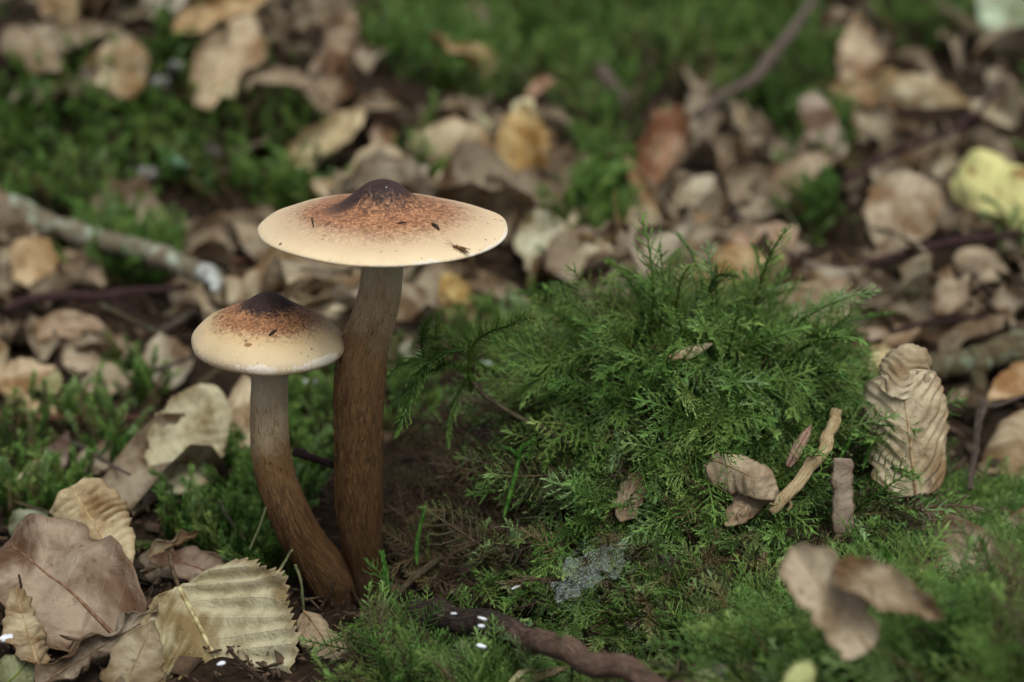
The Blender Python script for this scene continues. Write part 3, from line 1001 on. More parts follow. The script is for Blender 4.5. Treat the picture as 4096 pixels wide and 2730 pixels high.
# --- behind, right
hero('large rust-brown leaf curled into a cup behind the mound', (2610, 760), (2720, 420), 430, (148, 100, 64), (0.6, 2.2), 0.85, -5, 'cupped_leaf', kT=2.2, kL=0.7, crumple=0.1, tear=0.1, res=(50, 25))
hero('narrow tan leaf strip beside the rust-brown cupped leaf', (2640, 900), (2500, 620), 100, (172, 148, 112), (0.4, 1.0), 0.7, 0, kT=1.3)
hero('grey wrinkled leaf below the cupped leaf', (2680, 860), (2860, 700), 150, (158, 146, 122), (0.3, 0.7), 0.6, 0, crumple=0.15, kT=1.0)
hero('tan leaf standing upright against dark moss', (3440, 360), (3430, 45), 200, (166, 138, 106), (0.8, 2.6), 0.85, 0, kT=0.5, b=1.2, crumple=0.05)
hero('sharp tipped tan leaf lying across dark hollow', (3620, 400), (3280, 350), 130, (190, 160, 120), (0.6, 0.8), 0.6, 0, kT=-0.7, crumple=0.06)
hero('cream arched leaf draped over the far litter', (3480, 340), (3880, 420), 150, (196, 182, 146), (1.6, 1.4), 0.7, 0, kL=-1.0, crumple=0.09, kT=-0.6)
hero('plain pink-brown leaf strip hanging beside dark moss', (3350, 640), (3230, 380), 140, (140, 118, 106), (0.8, 2.0), 0.8, 0, a=0.25, b=0.25)
hero('bright lemon yellow leaf with brown spots beside the dark twig', (4180, 900), (3840, 660), 330, (206, 198, 126), (0.8, 1.8), 0.75, 0, 'yellow_leaf', material=M['yellow'], a=0.4, b=0.4, kT=-0.4, tear=0.15, crumple=0.06)
hero('broad smooth grey-tan leaf lying flat above the dark twig', (3560, 990), (3660, 700), 320, (170, 150, 124), (0.3, 0.9), 0.75, 0, 'broad_leaf', a=0.35, b=0.4, crumple=0.05, kT=0.3)
hero('grey leaf with pointed corner beside the yellow spotted leaf', (3790, 880), (3980, 950), 160, (158, 144, 128), (0.4, 0.6), 0.7, 0, crumple=0.06)
hero('tan rounded leaf hanging under the dark twig', (3830, 1010), (4040, 1120), 170, (166, 142, 112), (0.6, 0.4), 0.7, 0, crumple=0.04, kT=-0.5)
hero('long tan leaf with rolled pale edge behind the mound', (2640, 960), (2920, 870), 150, (186, 158, 116), (0.4, 0.8), 0.6, 0, kT=1.2, crumple=0.06)
hero('wide pinkish tan leaf behind the top of the mound', (2880, 1130), (3190, 900), 240, (176, 144, 118), (0.4, 0.9), 0.7, 0, crumple=0.07, kT=0.4)
hero('arched brown ribbed leaf in the far litter', (3040, 840), (3330, 640), 150, (136, 112, 84), (0.5, 0.8), 0.6, 0, kL=-1.3, crumple=0.08, kT=0.6)
hero('grey-brown drooping leaf under the dark twig', (3420, 1130), (3620, 1230), 200, (122, 106, 90), (0.5, 0.3), 0.6, 0, crumple=0.08)
hero('pale mint leaf lying beyond the grass blade', (4120, 190), (3920, -40), 240, (166, 196, 164), (0.5, 0.8), 0.7, 0, 'green_leaf', mid=False)
hero('small tan leaf in shade beside the mound', (3530, 1390), (3680, 1310), 110, (170, 134, 96), (0.4, 0.9), 0.7, 0, kT=1.0)
hero('pale yellow leaf flat behind the curled hornbeam leaf', (3390, 1430), (3640, 1480), 150, (222, 206, 146), (0.4, 0.5), 0.6, 0, 'yellow_leaf')
hero('tan leaf blotched with white behind the thin upright twig', (4180, 1470), (3950, 1600), 150, (196, 160, 112), (0.6, 0.5), 0.7, 0, crumple=0.05)
# curled hornbeam leaf: body and rolled-over hood are one blade
curl = hero('dry tan hornbeam leaf curled over at the top beside the moss mound', (3660, 1980), (3600, 1490), 440, (186, 166, 130), f=0.95, roll=14, name='curled_leaf', yb=0.5, yt=1.3,
            a=0.32, b=0.22, pleat=0.05, npl=8, vslope=1.1, kT=-0.9, kT2=-2.0, kL=-0.4, twist=0.5, crumple=0.10, teeth=18, tooth=0.03, res=(80, 41), crease=0.5)
part = hero('', (3580, 1590), (3660, 1390), 250, (180, 162, 128), f=0.9, roll=0, name='rolled_tip', yb=1.0, yt=2.0, a=0.3, b=0.3, kT=-1.5, kL=-1.5, pleat=0.05, npl=7, vslope=0.8, crumple=0.06, mid=False, res=(50, 25))
part.location = [p - q for p, q in zip(part.location, curl.location)]
part.parent = curl
del part['label']
del part['category']
hero('pleated brown leaf with ribbed veins below the thick grey branch', (4160, 1640), (3890, 2120), 290, (166, 142, 106), (1.2, 1.6), 0.85, 10, 'pleated_leaf', pleat=0.06, npl=10, kT=-0.9, crumple=0.06, tear=0.15, res=(70, 27))
hero('brown leaf curled like a lip in the moss', (2830, 1850), (3120, 1990), 210, (150, 126, 96), (1.9, 2.1), 0.75, 0, 'curled_leaf', kL=-2.2, kT=-1.2, crumple=0.08, pleat=0.03)
hero('folded brown leaf tail under the lip-shaped leaf', (3080, 1900), (2900, 2110), 150, (150, 122, 96), (2.1, 1.8), 0.8, 0, kT=-1.1, crumple=0.05)
hero('wet red-brown leaf sliver beside the peeled twig', (3150, 1870), (3245, 1700), 60, (120, 76, 62), (2.2, 2.6), 0.8, 10, 'leaf_scrap', kT=0.9)
hero('pale strip of leaf lying on top of the moss mound', (2670, 1445), (2850, 1375), 60, (226, 210, 170), (1.6, 1.8), 0.7, 0, 'leaf_scrap', kT=-0.6, mid=False)
hero('brown leaf fragment sunk in the front of the mound', (2480, 2090), (2560, 1880), 120, (138, 110, 80), (1.6, 1.8), 0.8, 0, 'leaf_scrap', crumple=0.06, tear=0.3, mid=False)
hero('olive leaf buried in the hollow between stem and mound', (1990, 1990), (2200, 1890), 150, (110, 98, 72), (0.7, 0.9), 0.7, 0, 'leaf_scrap', tear=0.3, crumple=0.05)
hero('tan torn leaf with a hole held up on the moss before the mound', (3480, 2600), (3170, 2190), 330, (158, 136, 108), f=0.8, roll=0, name='torn_leaf', yb=-10.6, yt=-9.4, kT=0.9, crumple=0.11, tear=0.25, kL=0.4, a=0.35, b=0.45)
hero('brown drooping wing of leaf beside the torn leaf', (3330, 2270), (3760, 2480), 210, (138, 112, 80), f=0.7, roll=0, name='torn_leaf', yb=-10.0, yt=-10.4, kL=-0.7, crumple=0.10, tear=0.2, kT=0.7)
hero('yellow-green leaf tip rising from the moss before the mound', (3170, 2800), (3240, 2640), 150, (170, 184, 96), f=0.8, name='green_leaf', yb=-11.5, yt=-11.3, kT=0.7, mid=False)
hero('small tan oval bud scale beside the fallen branch', (1690, 2492), (1752, 2425), 60, (196, 166, 122), (0.7, 0.8), 0.9, 0, 'bud_scale', kT=-0.6, mid=False, res=(20, 11))
hero('thin pale leaf sliver under the fallen branch', (2060, 2730), (2270, 2670), 50, (176, 176, 158), (0.5, 0.6), 0.8, 0, 'leaf_scrap', kT=0.6, mid=False)
hero('olive cream leaf piece beside the thin pale sliver', (2040, 2760), (2150, 2680), 90, (174, 164, 110), (0.4, 0.6), 0.8, 0, 'leaf_scrap', mid=False)
hero('mauve grey leaf scrap on the moss slope', (2780, 2750), (2920, 2660), 100, (150, 132, 124), (0.8, 1.0), 0.8, 0, 'leaf_scrap', mid=False)
hero('pale lichen-grey leaf scrap in a moss tuft under the curled leaf', (3580, 2010), (3700, 1900), 100, (150, 166, 138), (1.3, 1.7), 0.8, 0, 'leaf_scrap', mid=False, crumple=0.05)


# ------------------------------------------------------------------ twigs and branches
def twig(label, pts, wpx, material, lift=None, name='twig', branches=(), rough=0.10, group=None, ys=None, seed=0, n=40, seg=12, cat='twig'):
    if ys is not None:
        P = [at_y(p[0], p[1], y) for p, y in zip(pts, ys)]
    else:
        lift = lift if isinstance(lift, (list, tuple)) else [lift] * len(pts)
        P = [hit(p[0], p[1], l) for p, l in zip(pts, lift)]
    wl = wpx if isinstance(wpx, (list, tuple)) else [wpx, wpx * 0.7]
    dep = [project(p)[2] for p in P]
    rad = [np.interp(i / (len(P) - 1), np.linspace(0, 1, len(wl)), wl) / 2 / FPX * d for i, d in enumerate(dep)]
    # finely wander so that the twig is not a ruled line
    C = catmull(P, max(8, 4 * len(P)))
    lr = np.random.default_rng(seed + 5)
    L = np.linalg.norm(C[-1] - C[0])
    wob = lr.normal(0, 1, C.shape)
    wob = (wob + np.roll(wob, 1, 0) + np.roll(wob, -1, 0)) / 3
    C[1:-1] += wob[1:-1] * min(0.012 * L, 0.35 * max(rad))
    rad = np.interp(np.linspace(0, 1, len(C)), np.linspace(0, 1, len(rad)), rad)
    rad = rad * (1 + 0.06 * lr.normal(0, 1, len(rad)))
    kn = lr.integers(2, max(3, len(rad) - 2), 2)
    rad[kn] *= 1.18
    V, F, A = tube(C, rad, n, seg, rough, True, seed=seed)
    o = obj(name, V, F, material, org=P[0], attrs=A)
    for q in C[::2]:
        qx, qy, _ = project(q)
        HERO_PX.append((qx, qy, 40))
    tag(o, label, cat, group)
    for (bp, bw, bys) in branches:
        if bys is None:
            ly = C[int(np.argmin([(project(q)[0] - bp[0][0]) ** 2 + (project(q)[1] - bp[0][1]) ** 2 for q in C]))][1]
            Q = [at_y(p[0], p[1], ly - 0.15 * k_) for k_, p in enumerate(bp)]
        else:
            Q = [at_y(p[0], p[1], y) for p, y in zip(bp, bys)]
        d = project(Q[0])[2]
        r0 = bw / 2 / FPX * d
        V, F, A = tube(catmull(Q, 8), [r0, r0 * 0.85, r0 * 0.6], 18, 9, rough, True, seed=seed + 3)
        obj('side_branch', V, F, material, o, attrs=A)
    return o


def ground_y(px, py, lift=0.3):
    return hit(px, py, lift)[1]


twig('thick pale branch crusted with grey-green lichen and a broken end', [(-60, 800), (120, 850), (330, 925), (560, 1005), (740, 1070), (870, 1115)], [95, 92, 88, 84, 86], M['bark_lichen'],
     [1.5, 1.5, 1.5, 1.5, 1.5, 1.4], 'lichen_branch', rough=0.08, n=70, seg=18, seed=2, cat='branch')
o = twig('white broken stub splintered off the end of the lichen-covered branch', [(815, 1085), (855, 1120), (862, 1165)], [70, 62, 30], M['pale_stub'], [1.7, 1.6, 1.4], 'wood_splinter', rough=0.2, n=14, cat='splinter')
twig('thin dark red twig lying under the lichen-covered branch', [(-40, 1255), (150, 1205), (400, 1180), (600, 1165), (750, 1145)], [46, 44, 36, 28], M['bark_dark'], 0.8, seed=4,
     branches=[([(420, 1185), (520, 1245), (640, 1320)], 22, None)])
twig('short grey twig rising from the litter to the broken lichen branch', [(640, 1325), (730, 1275), (800, 1225), (835, 1150)], [30, 28, 24, 22], M['bark_grey'], [0.3, 0.5, 0.8, 1.1], seed=6)
twig('reddish twig lying beneath the rim of the wide cap', [(920, 1110), (1080, 1080), (1250, 1045), (1460, 1060)], [34, 32, 26], M['bark_red'], 0.7, seed=7)
twig('second reddish twig just above the one beneath the wide cap', [(930, 1050), (1100, 1025), (1300, 1015)], [30, 28, 20], M['bark_red'], 0.9, seed=8)
twig('straw brown stalk passing low behind the tall stem', [(1590, 1130), (1700, 1120), (1850, 1130), (1960, 1150)], [26, 20], M['bark_olive'], 0.5, seed=9)
twig('dark red twig half buried under tan leaves at the litter edge', [(-40, 1670), (150, 1672), (330, 1668), (600, 1668)], [34, 28, 16], M['bark_red'], 0.5, seed=10)
twig('thin brown stalk leaning on the mottled grey-green leaf', [(790, 1540), (880, 1480), (980, 1440)], [24, 20], M['bark_olive'], [0.6, 0.9, 1.2], seed=11)
twig('grey forked stick rising from the cupped leaf into dark moss', [(2780, 465), (2900, 385), (3040, 275), (3110, 190), (3190, 90), (3270, -40)], [44, 42, 46, 40, 34], M['bark_grey'], [1.6, 2.2, 2.8, 3.1, 3.3, 3.4], 'forked_stick', seed=12,
     branches=[([(3110, 200), (3095, 250), (3075, 290)], 44, None)], cat='stick')
twig('purple-brown twig with a small fork in the far litter', [(3380, 725), (3480, 660), (3590, 610), (3750, 545), (3900, 450), (4010, 345)], [34, 32, 28, 26, 24], M['bark_dark'], [1.5, 1.7, 1.9, 2.1, 2.3, 2.4], seed=13,
     branches=[([(3570, 620), (3610, 580), (3640, 515)], 24, None)])
twig('long dark twig lying across tan leaves behind the mound', [(3080, 1145), (3250, 1085), (3450, 1055), (3650, 1010), (3850, 965), (4080, 930)], [38, 40, 34, 36, 30], M['bark_dark'], [1.5, 1.6, 1.6, 1.7, 1.7, 1.7], seed=14,
     branches=[([(3160, 1130), (3155, 1090), (3165, 1060)], 20, None)])
yb = ground_y(3760, 1470, 0.5)
twig('thick grey-brown branch with side stub behind the curled hornbeam leaf', [(3690, 1470), (3800, 1455), (3950, 1425), (4150, 1370)], [108, 112, 118], M['bark_olive'], ys=[yb, yb, yb, yb + .4], name='fallen_branch',
     rough=0.07, n=50, seg=20, seed=15, branches=[([(3905, 1490), (3925, 1560), (3930, 1640)], 62, [yb - .3, yb - .8, yb - 1.2])], cat='branch')
twig('thin upright grey twig in front of the thick grey-brown branch', [(3930, 1600), (3915, 1700), (3895, 1800), (3880, 1960)], [34, 30, 26], M['bark_grey'], ys=[4.6, 4.2, 3.8, 3.0], seed=16,
     branches=[([(3925, 1630), (4000, 1620), (4110, 1580)], 22, [4.5, 4.8, 5.2])])
twig('short peeled cream twig with frayed end beside the bark chip', [(3350, 1640), (3330, 1710), (3300, 1780), (3230, 1880), (3150, 1990), (3085, 2050)], [40, 46, 52, 54, 52, 28], M['wood_pale'],
     ys=[0.9, 0.5, 0.1, -0.5, -1.1, -1.4], name='peeled_twig', rough=0.14, seed=17, n=46,
     branches=[([(3130, 2010), (3105, 2020), (3080, 2015)], 16, [-1.3, -1.35, -1.4]), ([(3150, 1995), (3165, 2020), (3150, 2045)], 14, [-1.1, -1.2, -1.3])])
twig('fallen branch with damp dark bark and reddish end in the moss', [(1660, 2440), (1800, 2470), (2000, 2520), (2200, 2580), (2400, 2650), (2600, 2715), (2800, 2775)], [92, 108, 112, 106, 102, 96, 92], M['bark_rot'],
     [0.9, 1.15, 1.3, 1.3, 1.3, 1.3, 1.3], 'fallen_branch', rough=0.02, n=140, seg=28, seed=18, cat='branch')
twig('thin dark twig slanting up from the mushroom foot', [(1440, 2470), (1560, 2400), (1660, 2310), (1770, 2228)], [26, 26, 28, 22], M['bark_olive'], ys=[-0.8, -0.5, -0.2, 0.2], seed=20)
twig('short dark twig stub between the two mushroom stems', [(1185, 1810), (1240, 1828), (1330, 1860)], [36, 34, 30], M['bark_dark'], ys=[2.6, 2.3, 2.0], seed=21)
twig('dry woody moss stem bridging from the arching frond to the mound', [(1890, 1530), (1970, 1600), (2080, 1670), (2200, 1730), (2280, 1780)], [18, 22, 22, 20], M['bark_olive'], ys=[1.2, 1.1, 1.0, .9, .8], seed=22)
twig('brown stalk lying on the pale toothed leaf', [(920, 2600), (960, 2650), (1010, 2690), (1075, 2735)], [16, 20, 18], M['black'], [0.85, 0.8, 0.8, 0.8], seed=23)
twig('thin upright stalk beside the small crinkled leaf', [(75, 2300), (85, 2340), (80, 2380), (92, 2410)], [10, 12], M['bark_grey'], ys=[-2.0, -2.0, -2.0, -2.0], seed=24)
twig('dark thin rootlet hanging on the mushroom foot', [(1335, 2330), (1320, 2375), (1290, 2420)], [12, 10], M['black'], ys=[-0.75, -0.8, -0.8], seed=25)
twig('orange-brown thin stalk in the moss of the fallen branch', [(2010, 2700), (2080, 2650), (2110, 2630)], [10, 9], M['bark_red'], ys=[-4.5, -4.4, -4.3], seed=27)
for i, (p, w, l) in enumerate([([(1170, 2200), (1110, 2290), (1060, 2350), (1130, 2420)], 12, 'bent grassy stem'), ([(1180, 2260), (1205, 2330), (1215, 2450)], 13, 'upright dry grass stem'), ([(1000, 2200), (1040, 2100), (1065, 2030)], 11, 'pale grass stem')]):
    twig(l + ' by the foot of the small mushroom', p, [w, w * 0.7], M['grassy'], ys=[-0.9 + 0.1 * i - 0.05 * q for q in range(len(p))], name='grass_sprig', seed=30 + i, cat='stem')
twig('grey grass blade crossing the far corner of the litter', [(3700, -10), (3830, 70), (3960, 150), (4080, 215)], [56, 66, 50], M['bark_olive'], [1.2, 1.2, 1.0, 0.8], 'bent_grass', seed=40, cat='grass')
twig('short grey stick end poking out of far moss', [(2400, 280), (2440, 330), (2510, 420)], [48, 56, 44], M['bark_grey'], [1.6, 1.4, 1.0], 'stick', seed=41, cat='stick')

# bark chip standing in the moss: a curved slab
def bark_chip():
    y0 = -0.9
    B = at_y(3372, 2140, y0 - 0.3)
    T = at_y(3370, 1835, y0 + 0.2)
    W = 92 / FPX * project(B)[2]
    Pp, ch, ctr, F, lf, th = leaf_mesh(np.linalg.norm(T - B), W, 24, 9, a=0.05, b=0.04, tear=0.10, kT=-0.45, crumple=0.03, seed=3)
    V, R, s = place(Pp, ch, B, T, nrm(CAMP - B))
    o = obj('bark_chip', V, F, M['leaf'], org=B, attrs={'lf': lf}, color=s2l((120, 94, 80)))
    tag(o, 'flat red-brown bark chip standing upright in the moss', 'bark chip')
    m = o.modifiers.new('thickness', 'SOLIDIFY')
    m.thickness = 0.09 * CM


bark_chip()


# ------------------------------------------------------------------ things on the caps and small flecks
def blob(c, ax, radii, n=10, m=8):
    """ellipsoid along ax"""
    ax = nrm(ax)
    h = np.array([0, 0, 1.0]) if abs(ax[2]) < 0.9 else np.array([1.0, 0, 0])
    s = nrm(np.cross(ax, h))
    t = np.cross(s, ax)
    V, F = [], []
    for i in range(m + 1):
        a = math.pi * i / m
        for j in range(n):
            b = 2 * math.pi * j / n
            V.append(c + ax * (-math.cos(a) * radii[0]) + (s * math.cos(b) * radii[1] + t * math.sin(b) * radii[2]) * (math.sin(a) + 1e-3))
    for i in range(m):
        for j in range(n):
            k = (j + 1) % n
            F.append((i * n + j, i * n + k, (i + 1) * n + k, (i + 1) * n + j))
    return np.array(V), F, {}


def on_cap(capo, px, py):
    """point and normal where the pixel's ray meets the cap's own surface"""
    me = capo.data
    org = np.array(capo['_org'])
    V = np.empty(len(me.vertices) * 3, np.float32)
    me.vertices.foreach_get('co', V)
    V = V.reshape(-1, 3) / CM + org
    N = np.empty(len(me.vertices) * 3, np.float32)
    me.vertices.foreach_get('normal', N)
    N = N.reshape(-1, 3)
    x, y, d = project(V)
    e = (x - px) ** 2 + (y - py) ** 2
    i = np.argsort(e)[:8]
    j = i[np.argmin(d[i])]
    n = N[j] if N[j] @ (CAMP - V[j]) > 0 else -N[j]
    t = ray(px, py)
    s = ((V[j] - CAMP) @ n) / (t @ n)
    return CAMP + s * t, n


bpy.context.view_layer.update()
# winged insect
p, n = on_cap(tall_cap, 1840, 1000)
q, _ = on_cap(tall_cap, 1815, 990)
ax = nrm(p - q)
sd_ = np.cross(n, ax)
ins = empty('small_insect', p)
tag(ins, 'tiny brown winged insect with long feelers near the rim of the wide cap', 'insect')
V, F, A = join([blob(p + n * 0.035 + ax * 0.03, ax, (0.115, 0.04, 0.035)), blob(p + n * 0.04 - ax * 0.08, ax, (0.05, 0.035, 0.035)), blob(p + n * 0.035 - ax * 0.14, ax, (0.03, 0.03, 0.028))])
obj('body', V, F, M['insect'], ins)
for sg in (-1, 1):
    V, F, A = blob(p + n * 0.065 + ax * 0.06 + sd_ * sg * 0.03, ax + sd_ * sg * 0.15, (0.14, 0.04, 0.006))
    obj('wing', V, F, M['insect'], ins)
    V, F, A = tube([p + n * .04 - ax * 0.15, p + n * 0.07 - ax * 0.24 + sd_ * sg * 0.03, p + n * 0.05 - ax * 0.33 + sd_ * sg * 0.06], [0.006, 0.003], 10, 5)
    obj('antenna', V, F, M['insect'], ins)
    for k in (-0.08, -0.03, 0.03):
        V, F, A = tube([p + n * 0.03 + ax * k, p + n * 0.045 + ax * k + sd_ * sg * 0.06, p + n * 0.0 + ax * (k * 1.6) + sd_ * sg * 0.10], [0.006, 0.004], 8, 5)
        obj('leg', V, F, M['insect'], ins)

# splinters on the caps
for (capo, a, b, w, lab) in [(tall_cap, (1728, 897), (1756, 922), 0.045, 'short dark splinter stuck to the wide cap near the insect'),
                             (tall_cap, (1247, 872), (1255, 912), 0.018, 'fine needle-thin splinter on the wide cap beside its dark smudge'),
                             (tall_cap, (1585, 896), (1625, 893), 0.022, 'grey flake lying on the wide cap below its dark centre'),
                             (small_cap, (1076, 1345), (1105, 1322), 0.035, 'dark crumb stuck below the dark centre of the small cap'),
                             (tall_cap, (1118, 982), (1128, 975), 0.014, 'black crumb on the wide cap rim')]:
    P0, n0 = on_cap(capo, *a)
    P1, n1 = on_cap(capo, *b)
    V, F, A = tube([P0 + n0 * 0.012, (P0 + P1) / 2 + n0 * 0.02, P1 + n1 * 0.012], [w * 0.5, w, w * 0.6], 8, 7, 0.25, True, seed=3)
    tag(obj('splinter', V, F, M['black'], attrs=A), lab, 'splinter')
P0, n0 = on_cap(tall_cap, 1545, 751)
V, F, A = blob(P0 + n0 * 0.008, np.array([1.0, 0, .3]), (0.02, 0.012, 0.01))
tag(obj('white_fleck', V, F, M['white']), 'tiny white fleck on the dark centre of the wide cap', 'fleck')

for i, (px, py, l, w, lf_, lab) in enumerate([
        (1945, 1455, 42, 22, 0.6, 'white fleck beneath the arching moss frond'), (2320, 1063, 36, 26, 0.6, 'bluish white fleck on litter behind the mound'),
        (25, 2555, 60, 42, 0.7, 'white shell fragment beside the crinkled leaf'), (885, 2655, 34, 22, 0.95, 'white dropping on the pale toothed leaf'),
        (1925, 2505, 30, 16, 1.85, 'white grain on the fallen branch beside another'), (1930, 2475, 40, 14, 1.85, 'slender white grain on the fallen branch'),
        (1925, 2585, 42, 20, 1.5, 'white seed under the fallen branch'), (1815, 2455, 26, 12, 1.85, 'small white crust on the dark end of the fallen branch'),
        (2092, 2242, 30, 12, 0.9, 'pale seed on moss before the mound'), (2065, 2350, 40, 14, 0.9, 'white fluff caught in moss below the mound'),
        (705, 650, 105, 80, 1.2, 'mint green pebble-like leaf on the moss bank'), (850, 610, 90, 70, 1.0, 'pale lilac stone in the moss bank'),
        (570, 690, 120, 80, 0.8, 'grey-brown stone low in the moss bank'), (700, 265, 60, 45, 1.0, 'pale stone in the far litter above the moss bank'),
        (1240, 1530, 60, 40, 0.5, 'pale fleck between the two stems'), (2540, 2330, 60, 40, 0.9, 'white crumb in the moss beside the cobweb'),
        (640, 335, 70, 90, 0.9, 'lilac-grey stone by the upright tan leaf'), (1930, 505, 50, 110, 1.0, 'pale upright chip between oval leaf and golden leaf')]):
    c = hit(px, py, lf_)
    s = project(c)[2] / FPX
    V, F, A = blob(c, np.array([1.0, random.uniform(-.4, .4), random.uniform(-.3, .3)]), (l * s / 2, w * s / 2, w * s / 2 * 0.8))
    lr = np.random.default_rng(i)
    V = V + lr.normal(0, 0.06 * w * s, V.shape)
    colr = M['white']
    if 'mint' in lab:
        colr = m_plain('mint_leaf', (150, 208, 160), 0.6, (170, 216, 180))
    elif 'lilac' in lab or 'stone' in lab:
        colr = m_plain('grey_stone_%d' % i, (150, 142, 146), 0.8, (120, 112, 112))
    elif 'chip' in lab:
        colr = m_plain('pale_chip', (186, 182, 140), 0.7)
    tag(obj('stone' if 'stone' in lab else ('leaf_scrap' if 'leaf' in lab and 'mint' in lab else 'fleck'), V, F, colr), lab, 'stone' if 'stone' in lab else 'fleck')


# ------------------------------------------------------------------ moss
def spike(p, d, l, w):
    """one tiny pointed leaf: a single triangle"""
    s = np.cross(d, [0.3, 0.2, 0.9])
    s = nrm(s) * w
    return [p - s, p + s, p + d * l]


def frond(seed, L=2.0, arch=1.0, npairs=13, blen=0.55, bw=0.022, leafy=0.11, plume=0.35, path=None, tipcol=True, spikes=6):
    """pinnate moss frond growing from the origin along +Z and arching to +Y"""
    lr = np.random.default_rng(seed)
    n = npairs * 2 + 6
    if path is None:
        s = np.linspace(0, 1, n)
        th = arch * s ** 1.3
        side = lr.normal(0, 0.25)
        C = np.stack([np.cumsum(np.sin(side * s * 2)) * L / n * 0.6, np.cumsum(np.sin(th)) * L / n, np.cumsum(np.cos(th)) * L / n], 1)
    else:
        C = catmull(path, n)
        L = np.sum(np.linalg.norm(np.diff(C, axis=0), axis=1))
    T, N, B = frames(C)
    Vs, Fs, Tp = [], [], []

    def tri_tube(P, r0, r1, t0, t1):
        t_, n_, b_ = frames(P)
        b = len(Vs)
        k = len(P)
        for i in range(k):
            f = i / (k - 1)
            r = r0 + (r1 - r0) * f
            for a in (0, 2.094, 4.189):
                Vs.append(P[i] + r * (math.cos(a) * n_[i] + math.sin(a) * b_[i]))
                Tp.append(t0 + (t1 - t0) * f)
        for i in range(k - 1):
            for a in range(3):
                c = (a + 1) % 3
                Fs.append((b + i * 3 + a, b + i * 3 + c, b + (i + 1) * 3 + c))
                Fs.append((b + i * 3 + a, b + (i + 1) * 3 + c, b + (i + 1) * 3 + a))

    def add_spike(p, d, l, w, t):
        b = len(Vs)
        for q in spike(p, nrm(d), l, w):
            Vs.append(q)
        Tp.extend([t, t, min(1, t + 0.25)])
        Fs.append((b, b + 1, b + 2))

    tri_tube(C[::2], bw * 1.2, bw * 0.5, 0.0, 0.8)
    # flat plane of the frond: side vector B
    for i in range(3, n - 1):
        f = i / (n - 1)
        env = math.sin(math.pi * min(1, (f * 0.85 + 0.12))) ** 0.7 * (1 - f * 0.35)
        sg = 1 if i % 2 else -1
        l = blen * env * lr.uniform(0.65, 1.2)
        d = nrm(B[i] * sg * lr.uniform(0.8, 1.1) + T[i] * lr.uniform(0.5, 0.9) + N[i] * lr.normal(0.05, 0.28))
        d2 = nrm(d * 0.7 + T[i] * lr.uniform(0.3, 1.0) + N[i] * lr.normal(-0.2, 0.5))
        P = np.array([C[i], C[i] + d * l * 0.35, C[i] + d * l * 0.6 + d2 * l * 0.1, C[i] + d * l * 0.6 + d2 * l * 0.42])
        t0 = 0.25 + 0.45 * f
        tri_tube(P, bw * 0.62, bw * 0.12, t0, min(1, t0 + 0.35))
        for q in range(spikes):
            g = (q + 0.6) / spikes
            p = P[0] * (1 - g) + P[3] * g + (P[1] - (P[0] + P[3]) / 2) * 0.7 * 4 * g * (1 - g) * 0.5
            sd = lr.normal(0, 1, 3)
            add_spike(p, nrm(d2) * 0.9 + nrm(sd) * 0.75, leafy * lr.uniform(0.7, 1.3) * (1.1 - 0.5 * g), bw * 0.42, min(1, t0 + 0.35 * g))
        if i % 1 == 0:
            sd = lr.normal(0, 1, 3)
            add_spike(C[i], T[i] * 0.9 + nrm(sd) * 0.8, leafy * 0.9, bw * 0.7, 0.2 + 0.6 * f)
    for q in range(6):
        sd = lr.normal(0, 1, 3)
        add_spike(C[-1 - q // 2], T[-1] + nrm(sd) * 0.45, leafy * 1.2, bw * 0.7, 0.9)
    return np.array(Vs), np.array(Fs), np.array(Tp)


def shaggy(seed, L=1.3, npt=26, leafy=0.22, w=0.018, arch=0.6):
    """upright shoot bristling with thin pointed leaves"""
    lr = np.random.default_rng(seed)
    s = np.linspace(0, 1, npt)
    th = arch * s ** 1.4
    C = np.stack([0 * s, np.cumsum(np.sin(th)) * L / npt, np.cumsum(np.cos(th)) * L / npt], 1)
    T, N, B = frames(C)
    Vs, Fs, Tp = [], [], []
    for i in range(npt):
        for q in range(4):
            a = lr.uniform(0, 6.28)
            d = T[i] * lr.uniform(0.5, 1.0) + (N[i] * math.cos(a) + B[i] * math.sin(a)) * lr.uniform(0.4, 0.9)
            l = leafy * lr.uniform(0.6, 1.3) * (1 - 0.35 * s[i])
            b = len(Vs)
            d = nrm(d)
            sdv = nrm(np.cross(d, lr.normal(0, 1, 3))) * w
            mid = C[i] + d * l * 0.55
            tipp = C[i] + d * l + T[i] * l * 0.35
            Vs.extend([C[i] - sdv * 0.6, C[i] + sdv * 0.6, mid + sdv, mid - sdv, tipp])
            t = 0.15 + 0.7 * s[i]
            Tp.extend([t * 0.7, t * 0.7, t, t, min(1, t + 0.2)])
            Fs.append((b, b + 1, b + 2))
            Fs.append((b, b + 2, b + 3))
            Fs.append((b + 3, b + 2, b + 4))
    return np.array(Vs), np.array(Fs), np.array(Tp)


def proto_collection(cname, meshes):
    c = bpy.data.collections.new(cname)          # never linked to the scene: only read by the moss node groups
    for i, (V, F, T) in enumerate(meshes):
        me = new_mesh('frond', V * CM, F, True, {'tip': T})
        me.materials.append(M['moss'])
        o = bpy.data.objects.new('frond_%02d' % i, me)
        c.objects.link(o)
    return c


FEATHER = proto_collection('feather_fronds', [frond(100 + i, L=random.uniform(1.6, 2.5), arch=random.uniform(0.8, 2.0), npairs=random.choice((10, 11, 12)), blen=random.uniform(0.55, 0.85), bw=0.028, leafy=0.10, spikes=6) for i in range(9)])
SHAGGY = proto_collection('shaggy_shoots', [shaggy(200 + i, L=random.uniform(1.0, 1.6), arch=random.uniform(0.2, 1.2)) for i in range(6)])


